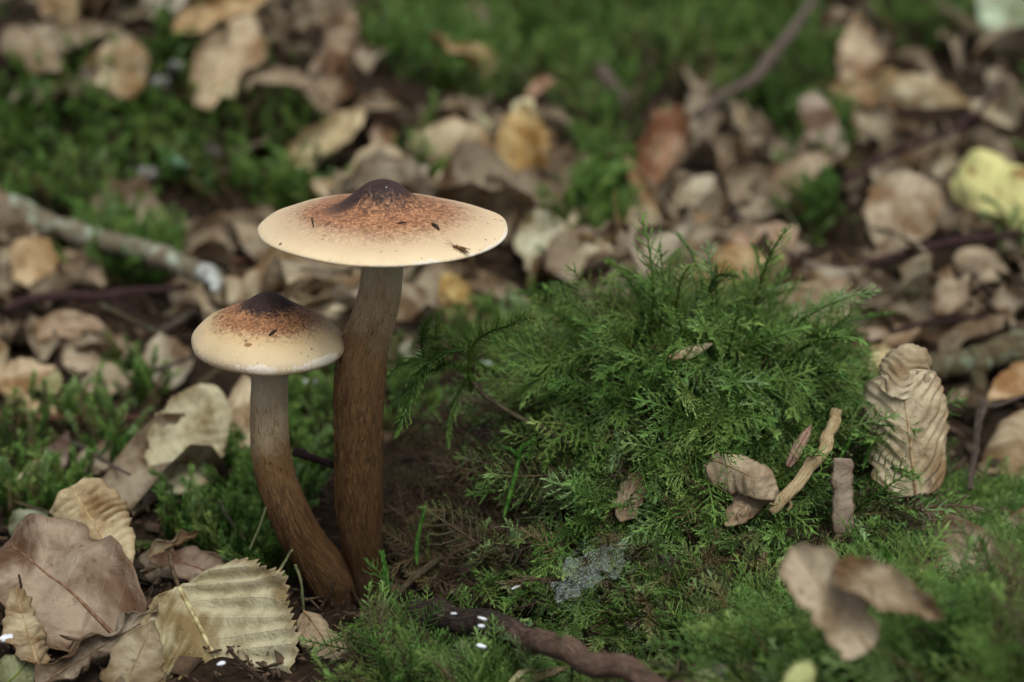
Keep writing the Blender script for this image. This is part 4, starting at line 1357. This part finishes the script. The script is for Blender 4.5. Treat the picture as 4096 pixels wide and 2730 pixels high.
def instancer(o, coll):
    ng = bpy.data.node_groups.new('moss_growth', 'GeometryNodeTree')
    ng.interface.new_socket('Geometry', in_out='INPUT', socket_type='NodeSocketGeometry')
    ng.interface.new_socket('Geometry', in_out='OUTPUT', socket_type='NodeSocketGeometry')
    gi = ng.nodes.new('NodeGroupInput')
    go = ng.nodes.new('NodeGroupOutput')
    ci = ng.nodes.new('GeometryNodeCollectionInfo')
    ci.inputs['Collection'].default_value = coll
    ci.inputs['Separate Children'].default_value = True
    ci.inputs['Reset Children'].default_value = True
    ip = ng.nodes.new('GeometryNodeInstanceOnPoints')
    ip.inputs['Pick Instance'].default_value = True

    def na(nm, t):
        q = ng.nodes.new('GeometryNodeInputNamedAttribute')
        q.data_type = t
        q.inputs['Name'].default_value = nm
        return q.outputs['Attribute']
    ng.links.new(gi.outputs[0], ip.inputs['Points'])
    ng.links.new(ci.outputs[0], ip.inputs['Instance'])
    ng.links.new(na('pid', 'INT'), ip.inputs['Instance Index'])
    ng.links.new(na('rot', 'FLOAT_VECTOR'), ip.inputs['Rotation'])
    ng.links.new(na('scl', 'FLOAT'), ip.inputs['Scale'])
    ng.links.new(ip.outputs[0], go.inputs[0])
    md = o.modifiers.new('growth', 'NODES')
    md.node_group = ng


def moss_patch(name, label, P, ages, scl, coll, nproto, lean=0.5, down=0.0, seed=0):
    """P world cm points; fronds lean along the surface normal, downhill by `down`"""
    lr = np.random.default_rng(seed)
    P = np.asarray(P)
    e = 0.15
    gx = (H(P[:, 0] + e, P[:, 1]) - H(P[:, 0] - e, P[:, 1])) / (2 * e)
    gy = (H(P[:, 0], P[:, 1] + e) - H(P[:, 0], P[:, 1] - e)) / (2 * e)
    Nn = nrm(np.stack([-gx, -gy, np.ones(len(P))], 1))
    org = P[0]
    me = bpy.data.meshes.new(name)
    me.vertices.add(len(P))
    me.vertices.foreach_set('co', ((P - org) * CM).astype(np.float32).ravel())
    rots = np.zeros((len(P), 3), np.float32)
    for i in range(len(P)):
        d = Nn[i] + lr.normal(0, lean, 3) * [1, 1, 0.5]
        hd = np.array([-gx[i], -gy[i], 0])
        d = nrm(d + hd * down)
        yaw = lr.uniform(0, 6.28)
        # arching direction (+Y of the prototype) mostly downhill
        if np.linalg.norm(hd) > 0.25:
            yaw = math.atan2(hd[1], hd[0]) + lr.normal(0, 0.9)
        f = np.array([math.cos(yaw), math.sin(yaw), 0])
        y = nrm(f - d * (f @ d))
        x = np.cross(y, d)
        m = Matrix((x, y, d)).transposed()
        eu = m.to_euler()
        rots[i] = (eu.x, eu.y, eu.z)
    at = me.attributes.new('rot', 'FLOAT_VECTOR', 'POINT')
    at.data.foreach_set('vector', rots.ravel())
    at = me.attributes.new('scl', 'FLOAT', 'POINT')
    at.data.foreach_set('value', np.asarray(scl, np.float32))
    at = me.attributes.new('age', 'FLOAT', 'POINT')
    at.data.foreach_set('value', np.asarray(ages, np.float32))
    at = me.attributes.new('pid', 'INT', 'POINT')
    at.data.foreach_set('value', lr.integers(0, nproto, len(P)).astype(np.int32))
    o = bpy.data.objects.new(name, me)
    o.location = org * CM
    COL.objects.link(o)
    me.materials.append(M['moss'])
    instancer(o, coll)
    tag(o, label, 'moss', None, 'stuff')
    return o


def scatter(n, x0, x1, y0, y1, seed):
    lr = np.random.default_rng(seed)
    return np.stack([lr.uniform(x0, x1, n), lr.uniform(y0, y1, n)], 1)


def with_h(XY, dz=-0.1):
    return np.column_stack([XY, H(XY[:, 0], XY[:, 1]) + dz])


MOSS_PX = [  # far moss in photo pixels: cx, cy, rx, ry
    (560, 560, 720, 270), (150, 720, 400, 250), (1000, 700, 330, 180), (1180, 800, 180, 90), (1950, 170, 470, 260), (2650, 120, 560, 250), (3120, 350, 260, 190), (2420, 560, 150, 280), (700, 190, 120, 70), (3250, 900, 120, 90),
    (3700, 120, 200, 120), (480, 1080, 200, 90), (130, 900, 60, 60), (2080, 1420, 330, 120), (560, 1590, 120, 80), (1230, 1690, 160, 260), (1620, 1640, 110, 170), (1060, 2060, 150, 260), (1030, 2280, 190, 130), (30, 1930, 110, 210), (420, 1830, 110, 90), (230, 2060, 130, 60), (240, 1730, 150, 50), (760, 2180, 110, 60), (4080, 1080, 60, 130), (2320, 980, 90, 140), (1700, 700, 110, 80), (3250, 640, 90, 140), (3950, 1560, 60, 40)]


def moss_mask(P):
    x, y, d = project(P)
    m = np.zeros(len(P), bool)
    wob = 0.12 * np.sin(P[:, 0] * 2.1 + P[:, 1]) + 0.12 * np.sin(P[:, 1] * 1.7 - P[:, 0] * 1.3)
    for (cx, cy, rx, ry) in MOSS_PX:
        m |= ((x - cx) / rx) ** 2 + ((y - cy) / ry) ** 2 < 1 + wob
    # outside the picture the banks simply run on
    out = (x < -60) | (x > 4160) | (y < -60)
    m |= out & (np.sin(P[:, 0] * 0.13 + 1.0) * np.sin(P[:, 1] * 0.11) > 0.15)
    return m


lr0 = np.random.default_rng(55)
# the mound
XY = scatter(3900, -1.3, 9.8, -3.2, 10.0, 1)
hm = H(XY[:, 0], XY[:, 1]) - 0.3 * wav(XY[:, 0], XY[:, 1], 0.9, 0)
P = with_h(XY, -0.25)
px, py, dep = project(P)
mm = np.exp(-((np.abs(XY[:, 0] - 4.2) / 3.3) ** 2.8 + (np.abs(XY[:, 1] - 4.3) / np.where(XY[:, 1] < 4.3, 4.2, 3.0)) ** 2.2))
keep = (mm > 0.10) & (wav(XY[:, 0], XY[:, 1] * 1.3, 2.6, 0) < 0.36) & (lr0.uniform(0, 1, len(XY)) < 0.25 + 1.2 * mm)
# hollow under the arching fronds is old brown moss
hol = np.clip(1.5 * np.exp(-(((px - 1850) / 400) ** 2 + ((py - 1900) / 330) ** 2)), 0, 1.1)
rus = np.exp(-(((px - 2980) / 300) ** 2 + ((py - 2330) / 170) ** 2)) + np.exp(-(((px - 3400) / 90) ** 2 + ((py - 1680) / 160) ** 2))
age = lr0.uniform(0, 0.46, len(XY)) + 0.22 * (wav(XY[:, 0], XY[:, 1], 1.9, 3) > 0.2) + 0.9 * hol + 1.0 * rus + 0.35 * (mm < 0.25)
keep &= lr0.uniform(0, 1, len(XY)) > 0.45 * hol
moss_patch('moss_mound', 'bright green feathery moss covering the mound beside the mushrooms', P[keep], age[keep], lr0.uniform(0.7, 1.5, keep.sum()), FEATHER, 9, 0.75, 0.6, 1)
# low moss around the foot of the mound, in the hollow and along the fallen branch
XY = scatter(5600, -4.0, 9.0, -9.0, 4.0, 2)
P = with_h(XY, -0.2)
px, py, dep = project(P)
hol = np.clip(1.7 * np.exp(-(((px - 1800) / 400) ** 2 + ((py - 1980) / 340) ** 2)), 0, 1.1)
rus = np.exp(-(((px - 2950) / 430) ** 2 + ((py - 2320) / 210) ** 2)) + 0.8 * np.exp(-(((px - 1900) / 200) ** 2 + ((py - 2260) / 120) ** 2))
mm2 = np.exp(-((np.abs(XY[:, 0] - 4.2) / 3.3) ** 2.8 + (np.abs(XY[:, 1] - 4.3) / 4.2) ** 2.2))
BR = catmull(np.array([(1660, 2440, 0), (1800, 2470, 0), (2000, 2520, 0), (2200, 2580, 0), (2400, 2650, 0), (2600, 2715, 0), (2800, 2775, 0)], float), 60)[:, :2]
dbr = np.min(np.hypot(px[:, None] - BR[None, :, 0], (py[:, None] - 45) - BR[None, :, 1]), axis=1)
vbr = py - np.interp(px, BR[:, 0], BR[:, 1])
inbr = (px > 1620) & (px < 2900)
keep = ~(inbr & (vbr > -75) & (vbr < 120)) & (px > 1490 + 50 * np.sin(py / 60)) & (mm2 < 0.2) & (py < 2900) & ~((px < 1640) & (py < 2540)) & ~((px < 1540) & (py < 2640)) & (lr0.uniform(0, 1, len(XY)) < 0.8 - 0.05 * hol)
age = lr0.uniform(0, 0.5, len(XY)) + 0.95 * hol + 1.1 * rus + 0.3 * (wav(XY[:, 0], XY[:, 1], 1.8, 3) > 0.15)
moss_patch('moss', 'low feathery moss around the foot of the mound and the fallen branch', P[keep], age[keep], lr0.uniform(0.5, 1.05, keep.sum()) * np.where(inbr & (vbr > 0) & (vbr < 300), 0.5, 1.0)[keep], FEATHER, 9, 0.6, 0.2, 2)
# the rise in front of the mound
XY = scatter(2800, 3.0, 17.0, -18.0, -3.0, 3)
P = with_h(XY, -0.2)
px, py, dep = project(P)
rus = 0.6 * np.exp(-(((px - 3050) / 330) ** 2 + ((py - 2330) / 190) ** 2))
dbr = np.min(np.hypot(px[:, None] - BR[None, :, 0], (py[:, None] - 45) - BR[None, :, 1]), axis=1)
keep = (H(XY[:, 0], XY[:, 1]) > 1.1) & (dep > 16) & ~((px < 2900) & (py - np.interp(px, BR[:, 0], BR[:, 1]) < 190)) & (wav(XY[:, 0], XY[:, 1], 2.2, 1) < 0.42)
moss_patch('moss', 'soft green moss on the rise in front of the mound', P[keep], lr0.uniform(0, 0.62, keep.sum()) + rus[keep] + 0.4 * (wav(XY[keep, 0], XY[keep, 1], 1.6, 2) > 0.1), lr0.uniform(0.45, 1.5, keep.sum()), FEATHER, 9, 0.7, 0.2, 3)
# shaggy moss right of the mound and between the stems, and everything behind
XY = np.vstack([scatter(10000, -15.0, 10.0, 0.6, 26.0, 4), scatter(19000, -1, 1, 20, 105, 5)])
XY[10000:, 0] *= 4 + 0.28 * (XY[10000:, 1] + 38)
P = with_h(XY, -0.15)
keep = moss_mask(P)
far = P[:, 1] > 18
age = lr0.uniform(0, 0.55, len(P)) + 0.25 * (wav(P[:, 0], P[:, 1], 0.5, 3) > 0.15)
sel = keep & ~far
moss_patch('moss', 'shaggy green moss growing around the stems and in gaps of the litter', P[sel], age[sel], lr0.uniform(0.6, 1.2, sel.sum()), SHAGGY, 6, 0.4, 0.0, 4)
sel = keep & far
sc = lr0.uniform(0.9, 1.7, sel.sum())
moss_patch('moss', 'deep green moss banks among the far leaf litter', P[sel], age[sel], sc, SHAGGY, 6, 0.5, 0.1, 5)
XY = scatter(2200, 7.2, 13.0, -1.5, 4.5, 6)
P = with_h(XY, -0.15)
px, py, _ = project(P)
keep = (py > 1950) & (px > 3350)
moss_patch('moss', 'moss tufts under the curled and pleated leaves beside the mound', P[keep], lr0.uniform(0.0, 0.6, keep.sum()), lr0.uniform(0.4, 0.8, keep.sum()), FEATHER, 9, 0.5, 0.1, 6)


# fronds and shoots that stand out singly
def single_frond(label, path, ys, seed, group=None, material=None, **kw):
    P = [at_y(x, y, d) for (x, y), d in zip(path, ys)]
    V, F, T = frond(seed, path=P, spikes=9, **kw)
    o = obj('moss_frond', V, F, material or M['moss'], org=P[0], attrs={'tip': T})
    tag(o, label, 'moss', group)
    return o


single_frond('dark moss frond arching over the hollow between stem and mound', [(1885, 1570), (1878, 1450), (1900, 1370), (1960, 1325), (2040, 1300), (2090, 1272), (2140, 1275), (2165, 1310)], [1.3, 1.3, 1.3, 1.2, 1.1, 1.0, 0.9, 0.8], 301, npairs=26, blen=0.5, bw=0.04, leafy=0.13)
single_frond('moss frond hanging down with a pale green tip beside the tall stem', [(1850, 1400), (1760, 1420), (1690, 1480), (1648, 1570), (1620, 1650), (1592, 1725)], [1.0, 0.7, 0.4, 0.2, 0.1, 0.05], 302, npairs=22, blen=0.5, bw=0.05, leafy=0.17)
single_frond('bushy moss frond reaching toward the tall stem', [(1900, 1520), (1800, 1460), (1700, 1440), (1610, 1465), (1550, 1510)], [1.2, 0.9, 0.6, 0.4, 0.3], 303, npairs=22, blen=0.65, bw=0.038, leafy=0.14)
single_frond('small upright moss frond behind the hanging frond', [(1770, 1490), (1745, 1420), (1745, 1340), (1752, 1255)], [1.4, 1.4, 1.3, 1.3], 304, npairs=14, blen=0.36, bw=0.036)
single_frond('thin curved moss frond beside the tall stem', [(1720, 1490), (1690, 1400), (1690, 1330), (1722, 1270)], [1.5, 1.5, 1.4, 1.4], 305, npairs=14, blen=0.32, bw=0.034)
single_frond('olive moss frond with open branches against the yellow leaf', [(2270, 1360), (2210, 1440), (2155, 1520), (2085, 1620)], [1.6, 1.4, 1.2, 1.0], 306, npairs=16, blen=0.55, bw=0.034)
single_frond('moss frond trailing beside the olive frond', [(2350, 1400), (2250, 1440), (2160, 1470), (2050, 1490)], [1.6, 1.5, 1.3, 1.2], 307, npairs=16, blen=0.5, bw=0.034)
single_frond('thick moss frond curling behind the arching frond', [(1960, 1480), (1860, 1420), (1800, 1370), (1760, 1360), (1700, 1390)], [1.6, 1.5, 1.4, 1.3, 1.2], 308, npairs=20, blen=0.55, bw=0.036)
single_frond('leafy moss frond dropping under the bushy frond', [(1800, 1450), (1700, 1500), (1620, 1570), (1560, 1640)], [0.9, 0.7, 0.6, 0.6], 309, npairs=20, blen=0.6, bw=0.036)
single_frond('brown-green moss frond hanging in the hollow', [(1880, 1500), (1830, 1580), (1800, 1680), (1790, 1790)], [1.3, 1.2, 1.1, 1.1], 310, npairs=20, blen=0.55, bw=0.034)
single_frond('moss frond standing up at the top of the mound', [(2860, 1260), (2840, 1160), (2880, 1100), (2960, 1110)], [3.6, 3.6, 3.5, 3.4], 311, npairs=16, blen=0.5, bw=0.034)
single_frond('moss frond with a lighter tip spilling down the face of the mound', [(3100, 1450), (3150, 1540), (3190, 1620), (3155, 1660)], [1.4, 1.0, 0.7, 0.5], 312, npairs=16, blen=0.5, bw=0.04, leafy=0.15)
single_frond('forked feathery moss frond over the face of the mound', [(2450, 1560), (2350, 1560), (2260, 1530), (2200, 1540)], [1.2, 1.0, 0.8, 0.7], 313, npairs=18, blen=0.6, bw=0.036)
single_frond('broad moss frond lying in front of the cobweb', [(2330, 2380), (2330, 2440), (2300, 2500), (2280, 2560)], [-1.6, -2.0, -2.4, -2.7], 314, npairs=18, blen=0.5, bw=0.036)
single_frond('moss frond spread flat like a feather below the hollow', [(2350, 2110), (2280, 2130), (2200, 2160), (2140, 2210)], [-0.6, -0.9, -1.1, -1.3], 315, npairs=18, blen=0.55, bw=0.034)


def shoot(label, path, ys, r=0.05, seed=0):
    P = catmull([at_y(x, y, d) for (x, y), d in zip(path, ys)], 22)
    V, F, A = tube(P, [r * 0.7, r, r * 0.9, r * 0.4], 24, 7)
    parts = [(V, F, {})]
    lr = np.random.default_rng(seed)
    T, N, B = frames(P)
    Vs, Fs = [], []
    for i in range(2, 22):
        for q in range(5):
            a = lr.uniform(0, 6.28)
            d = nrm(T[i] * 1.1 + (N[i] * math.cos(a) + B[i] * math.sin(a)) * 0.6)
            b = len(Vs)
            Vs.extend(spike(P[i] + (N[i] * math.cos(a) + B[i] * math.sin(a)) * r * 0.5, d, r * 2.6, r * 0.7))
            Fs.append((b, b + 1, b + 2))
    parts.append((np.array(Vs), Fs, {}))
    V, F, A = join(parts)
    tag(obj('moss_shoot', V, F, M['shoot'], org=P[0]), label, 'moss', None)


shoot('pale green moss shoot standing against the foot of the tall stem', [(1550, 2370), (1540, 2300), (1525, 2215)], [-0.75, -0.75, -0.75], 0.05, 1)
shoot('upright moss shoot beside the thin slanting twig', [(1668, 2260), (1665, 2190), (1680, 2110), (1697, 2040)], [-0.1, -0.1, -0.1, -0.1], 0.045, 2)
shoot('tall moss shoot with forked tip in the dark hollow', [(2015, 2070), (2045, 1960), (2068, 1870), (2075, 1820)], [-0.3, -0.3, -0.3, -0.3], 0.05, 3)
shoot('forked tip branch of the moss shoot in the dark hollow', [(2072, 1825), (2090, 1790), (2130, 1765)], [-0.3, -0.3, -0.3], 0.04, 4)
shoot('short forked tip of the moss shoot in the dark hollow', [(2072, 1825), (2045, 1800), (2015, 1792)], [-0.3, -0.3, -0.3], 0.04, 5)
shoot('curled moss shoot in front of the moss slope', [(3560, 2250), (3530, 2200), (3500, 2175)], [-7.0, -7.0, -7.0], 0.05, 6)
shoot('moss shoot hooked over beside the bark chip', [(3450, 1880), (3475, 1800), (3470, 1775), (3450, 1770)], [0.9, 0.9, 0.8, 0.7], 0.04, 7)
shoot('moss shoot in the moss below the fallen branch', [(1610, 2730), (1630, 2660), (1650, 2590)], [-4.2, -4.2, -4.2], 0.05, 8)
shoot('light green moss shoot beside the peeled twig', [(3350, 1850), (3380, 1800), (3400, 1770)], [0.6, 0.6, 0.6], 0.035, 9)


# cobweb / downy mould on the front of the mound
def cobweb():
    lr = np.random.default_rng(77)
    parts = []
    for i in range(260):
        t = lr.uniform(0, 1)
        cx, cy = 2250 + 260 * t + lr.normal(0, 52), 2350 - 180 * t + lr.normal(0, 46)
        c = hit(cx, cy, 1.75 + lr.normal(0, .09))
        d = nrm(np.array([lr.normal(0.7, 0.5), lr.normal(0, .4), lr.normal(0.35, 0.4)]))
        l = lr.uniform(0.1, 0.45)
        parts.append(tube([c - d * l / 2, c + lr.normal(0, .05, 3), c + d * l / 2], [0.003, 0.0045, 0.002], 6, 3, cap=False))
    B, T = hit(2225, 2395, 1.5), hit(2500, 2170, 1.7)
    Pp, ch, ctr, F2, lf, th = leaf_mesh(np.linalg.norm(T - B), 0.85, 34, 17, a=0.4, b=0.5, tear=0.5, crumple=0.12, crease=0.6, seed=12)
    V2, _, _ = place(Pp, ch, B, T, nrm(CAMP - B + np.array([0, 0, 20.0])))
    parts.append((V2, [tuple(f) for f in F2.tolist()], {}))
    parts = [(a_, b_, {}) for a_, b_, c_ in parts]
    V, F, A = join(parts)
    tag(obj('cobweb', V, F, M['web']), 'whitish downy cobweb clinging to the moss in front of the mound', 'cobweb')


cobweb()

# ------------------------------------------------------------------ leaf litter
CLEAR = [(-3.2, 9.3, -9.0, 9.0), (-14, -2, -12, 4)]


def free(x, y):
    return not any(a < x < b and c < y < d for a, b, c, d in CLEAR)


KINDS = [  # colour, look word, weight
    ((168, 150, 120), 'tan', 24), ((146, 134, 114), 'grey-brown', 24), ((126, 104, 80), 'brown', 18), ((158, 138, 118), 'pinkish tan', 12), ((190, 176, 144), 'pale straw', 12), ((98, 80, 62), 'dark brown', 12), ((166, 138, 88), 'ochre', 5)]
KW = np.array([k[2] for k in KINDS], float)
KW /= KW.sum()
FORMS = [('flat', dict(kT=0.4, crumple=0.12, tear=0.18)), ('rolled', dict(kT=2.4, crumple=0.12, tear=0.15)), ('arched', dict(kL=-2.1, crumple=0.14, kT=0.8, tear=0.15)), ('crumpled', dict(crumple=0.34, kT=1.4, tear=0.35)), ('curled', dict(kL=2.0, kT=1.2, crumple=0.18, tear=0.15)),
         ('folded', dict(fold=1.0, crumple=0.16, kL=-0.6, tear=0.25))]
FP = [.14, .17, .2, .23, .15, .11]
LAND = [((125, 955), 'square tan leaf'), ((100, 200), 'grey curled leaf'), ((500, 250), 'upright blunt tan leaf in moss'), ((880, 50), 'long ochre leaf'), ((920, 250), 'big tan crumpled leaf'), ((1340, 230), 'dark hollow leaf'),
        ((1320, 560), 'straw coloured heap'), ((1820, 590), 'smooth oval leaf'), ((2080, 580), 'upright golden leaf'), ((2180, 980), 'broad grey-green leaf'), ((1800, 1180), 'bright yellow leaf tip'), ((2660, 590), 'rust-brown cupped leaf'),
        ((3060, 250), 'grey forked stick'), ((3430, 200), 'upright leaf against dark moss'), ((3700, 380), 'cream arched leaf'), ((3700, 570), 'purple-brown forked twig'), ((4000, 780), 'yellow spotted leaf'), ((3600, 850), 'broad grey-tan leaf'),
        ((3350, 1070), 'long dark twig'), ((3850, 1000), 'outer end of the long dark twig'), ((3000, 1010), 'wide pinkish leaf'), ((2300, 140), 'far moss bank'), ((450, 960), 'lichen-covered branch'), ((800, 1100), 'broken branch stub'),
        ((300, 1190), 'thin dark red twig'), ((730, 1270), 'short grey twig'), ((1150, 1050), 'reddish twigs'), ((400, 1430), 'wrinkled grey-brown leaf'), ((150, 1560), 'long pale curled leaf'), ((760, 1760), 'mottled grey-green leaf'),
        ((3900, 1420), 'thick grey-brown branch'), ((3600, 1350), 'curled hornbeam leaf'), ((4000, 100), 'pale mint leaf'), ((1200, 850), 'moss beside the wide cap'), ((600, 560), 'moss bank')]


def rand_leaf(lr, c, res, form, flat=False, size=None):
    L = size or lr.uniform(1.8, 3.4)
    W = L * lr.uniform(0.5, 0.8)
    kw = dict(form)
    kw['crease'] = lr.uniform(0.8, 2.0)
    kw['pleat'] = 0.05 if lr.uniform() < 0.4 else 0.0
    Pp, ch, ctr, F, lf, th = leaf_mesh(L, W, res[0], res[1], seed=int(lr.integers(1e6)), a=lr.uniform(.4, .75), b=lr.uniform(.6, 1.3), npl=8, **kw)
    yaw = lr.uniform(0, 6.28)
    tilt = lr.normal(0, 0.15 if flat else 0.55)
    d = np.array([math.cos(yaw) * math.cos(tilt), math.sin(yaw) * math.cos(tilt), math.sin(tilt)])
    n = nrm(np.array([lr.normal(0, .2 if flat else .6), lr.normal(-0.2, .25 if flat else .75), 1.0]))
    V, R, s = place(Pp, ch, c - d * L / 2, c + d * L / 2, n)
    return V, F, lf


# the buried layer: leaves nobody could count
lr = np.random.default_rng(91)
Vs, Fs, Ls, off = [], [], [], 0
yy = lr.uniform(-12, 108, 3600)
xx = lr.uniform(-1, 1, 3600) * (10 + (yy + 38) * 0.30)
zz = H(xx, yy) + lr.uniform(-0.15, 0.25, 3600) - 0.25 * ((xx < 0) & (yy < 5))
mk = moss_mask(np.column_stack([xx, yy, zz])) | moss_mask(np.column_stack([xx, yy + 1.2, zz])) | moss_mask(np.column_stack([xx - 1, yy - 1.0, zz]))
for x, y, z, inm in zip(xx, yy, zz, mk):
    qx, qy, _ = project(np.array([x, y, z]))
    if qy > 1450 and any((qx - hx) ** 2 + (qy - hy) ** 2 < (0.75 * hr + 30) ** 2 for hx, hy, hr in HERO_PX if hr > 100):
        continue
    if inm or y < -5 or (qy > 2380 and 450 < qx < 1650) or any(a < x < b and c < y < d for a, b, c, d in CLEAR[:1]):
        continue
    if lr.uniform() < 0.25:
        continue
    V, F, lf = rand_leaf(lr, np.array([x, y, z]), (8, 6), FORMS[lr.choice(6, p=FP)][1], True, lr.uniform(1.4, 3.6))
    Vs.append(V)
    Fs.append(F + off)
    Ls.append(lf)
    off += len(V)
o = obj('leaf_litter', np.vstack(Vs), np.vstack(Fs), M['leaf'], org=(0, 20, 0), attrs={'lf': np.vstack(Ls)}, color=s2l((138, 120, 96)))
tag(o, 'matted layer of old brown leaves covering the forest floor', 'leaf litter', None, 'stuff')

# leaves on top that can be picked out one by one
USED = set()
made = 0
tries = 0
while made < 230 and tries < 6000:
    tries += 1
    t = lr.uniform(0, 1)
    py = 30 + 1570 * t ** 0.9
    pxx = lr.uniform(-150, 4250)
    c = hit(pxx, py, 0.35)
    x, y = c[0], c[1]
    if not free(x, y) or y > 110:
        continue
    L = lr.uniform(2.2, 4.4) * (1.0 + 0.35 * min(1, y / 60))
    if moss_mask(np.array([[x + dx * L, y + dy * L, c[2]] for dx, dy in ((0, 0), (.45, 0), (-.45, 0), (0, .5), (0, -.5))])).any() and lr.uniform() < 0.994:
        continue
    lp = L * FPX / project(c)[2]
    if any((pxx - hx) ** 2 + (py - hy) ** 2 < (0.8 * hr + 0.28 * lp) ** 2 for hx, hy, hr in HERO_PX):
        continue
    ki = lr.choice(len(KINDS), p=KW)
    fi = lr.choice(6, p=FP)
    col = np.array(KINDS[ki][0]) * lr.uniform(1.0, 1.2)
    V, F, lf = rand_leaf(lr, c + [0, 0, lr.uniform(-0.1, 0.4)], (20, 11), FORMS[fi][1], False, L)
    near = min(LAND, key=lambda q: (q[0][0] - pxx) ** 2 + (q[0][1] - py) ** 2)[1]
    o = obj('dead_leaf', V, F, M['leaf'], attrs={'lf': lf}, color=s2l(grey(np.clip(col, 0, 255), 0.12)))
    lab = '%s%s %s dead leaf beside the %s' % ('small ' if L < 2.9 else ('big ' if L > 4.6 else ''), FORMS[fi][0], KINDS[ki][1], near)
    if lab in USED:
        ns = sorted(LAND, key=lambda q: (q[0][0] - pxx) ** 2 + (q[0][1] - py) ** 2)
        for second in ns[1:4]:
            l2 = lab.replace('beside the ' + near, 'between the %s and the %s' % (near, second[1]))
            if l2 not in USED and len(l2.split()) <= 16:
                lab = l2
                break
    USED.add(lab)
    tag(o, lab, 'leaf', 'dead leaves beside the ' + near)
    sm = o.modifiers.new('thickness', 'SOLIDIFY')
    sm.thickness = 0.025 * CM
    sm.offset = 0
    made += 1
# thin stalks and rootlets lying across the litter
lr = np.random.default_rng(23)
for i, (p0, p1, w, mname) in enumerate([((2920, 850), (3160, 1020), 22, 'bark_grey'), ((3070, 790), (3230, 985), 20, 'bark_olive'), ((2700, 1030), (3010, 930), 26, 'bark_dark'), ((3140, 600), (3010, 740), 22, 'bark_red'),
                                        ((3480, 1180), (3800, 1110), 20, 'bark_olive'), ((3560, 1330), (3950, 1260), 24, 'bark_dark'), ((2440, 620), (2560, 470), 20, 'bark_olive'), ((400, 1215), (660, 1345), 20, 'bark_olive'),
                                        ((620, 1480), (900, 1410), 18, 'bark_grey'), ((300, 1770), (520, 1900), 16, 'bark_grey'), ((60, 2010), (240, 2070), 16, 'bark_olive'), ((880, 2010), (980, 2160), 14, 'bark_olive'),
                                        ((1560, 2010), (1800, 1930), 12, 'bark_red'), ((1620, 1830), (1900, 1880), 12, 'bark_dark'), ((1700, 2130), (1960, 2060), 12, 'bark_red'), ((1230, 420), (1420, 300), 26, 'bark_olive')]):
    mid_ = ((p0[0] + p1[0]) / 2 + lr.normal(0, 14), (p0[1] + p1[1]) / 2 + lr.normal(0, 14))
    near = min(LAND, key=lambda q: (q[0][0] - mid_[0]) ** 2 + (q[0][1] - mid_[1]) ** 2)[1]
    kind = {'bark_grey': 'grey', 'bark_olive': 'straw brown', 'bark_dark': 'dark', 'bark_red': 'reddish'}[mname]
    lf3 = 0.9 if p0[1] > 1780 and p0[0] > 1500 else 1.2
    lab = 'thin %s stalk lying across the litter by the %s' % (kind, near) if not (p0[0] > 1500 and p0[1] > 1780) else ['thin reddish rootlet beside the tall stem in the hollow', 'dark rootlet in the upper part of the hollow', 'reddish rootlet low in the hollow between stem and mound'][(i - 12) % 3]
    twig(lab, [p0, mid_, p1], [w, w * 0.7], M[mname], lf3, name='thin_stalk', seed=60 + i, n=24, seg=7, cat='stalk')
# crumbs of leaf, bark and rootlets
lr = np.random.default_rng(17)
Vs, Fs, off = [], [], 0
for i in range(6400):
    y = lr.uniform(-10, 30) if i < 4000 else (lr.uniform(30, 100) if i < 5200 else lr.uniform(-5, 6))
    x = lr.uniform(-1, 1) * (9 + (y + 38) * 0.27) if i < 5200 else lr.uniform(-11, 2.5)
    z = float(H(x, y))
    s = lr.uniform(0.06, 0.3) if lr.uniform() < .85 else lr.uniform(0.3, 0.6)
    if i >= 5200:
        s = lr.uniform(0.03, 0.12)
    a = lr.normal(0, 1, 3) * [1, 1, 0.45]
    b = lr.normal(0, 1, 3) * [1, 1, 0.45]
    a, b = nrm(a) * s, nrm(b) * s * lr.uniform(0.15, 0.8)
    c = np.array([x, y, z + 0.06 + 0.2 * lr.uniform()])
    n = nrm(np.cross(a, b)) * 0.02
    Q = [c - a - b, c + a * .8 - b * lr.uniform(.4, 1.2), c + a + b * .7, c - a * .6 + b]
    Vs += [q + n for q in Q] + [q - n for q in Q]
    Fs += [(off, off + 1, off + 2, off + 3), (off + 7, off + 6, off + 5, off + 4), (off, off + 4, off + 5, off + 1), (off + 1, off + 5, off + 6, off + 2), (off + 2, off + 6, off + 7, off + 3), (off + 3, off + 7, off + 4, off)]
    off += 8
V = np.array(Vs)
o = obj('leaf_crumbs', V, np.array(Fs), M['crumb'], org=(0, 0, 0), smooth=False, attrs={'lf': V * [0.1, 0.1, 0]}, color=s2l((92, 74, 56)))
tag(o, 'small crumbs of leaf and bark strewn over the soil', 'crumbs', None, 'stuff')

for o in bpy.data.objects:
    if '_org' in o:
        del o['_org']
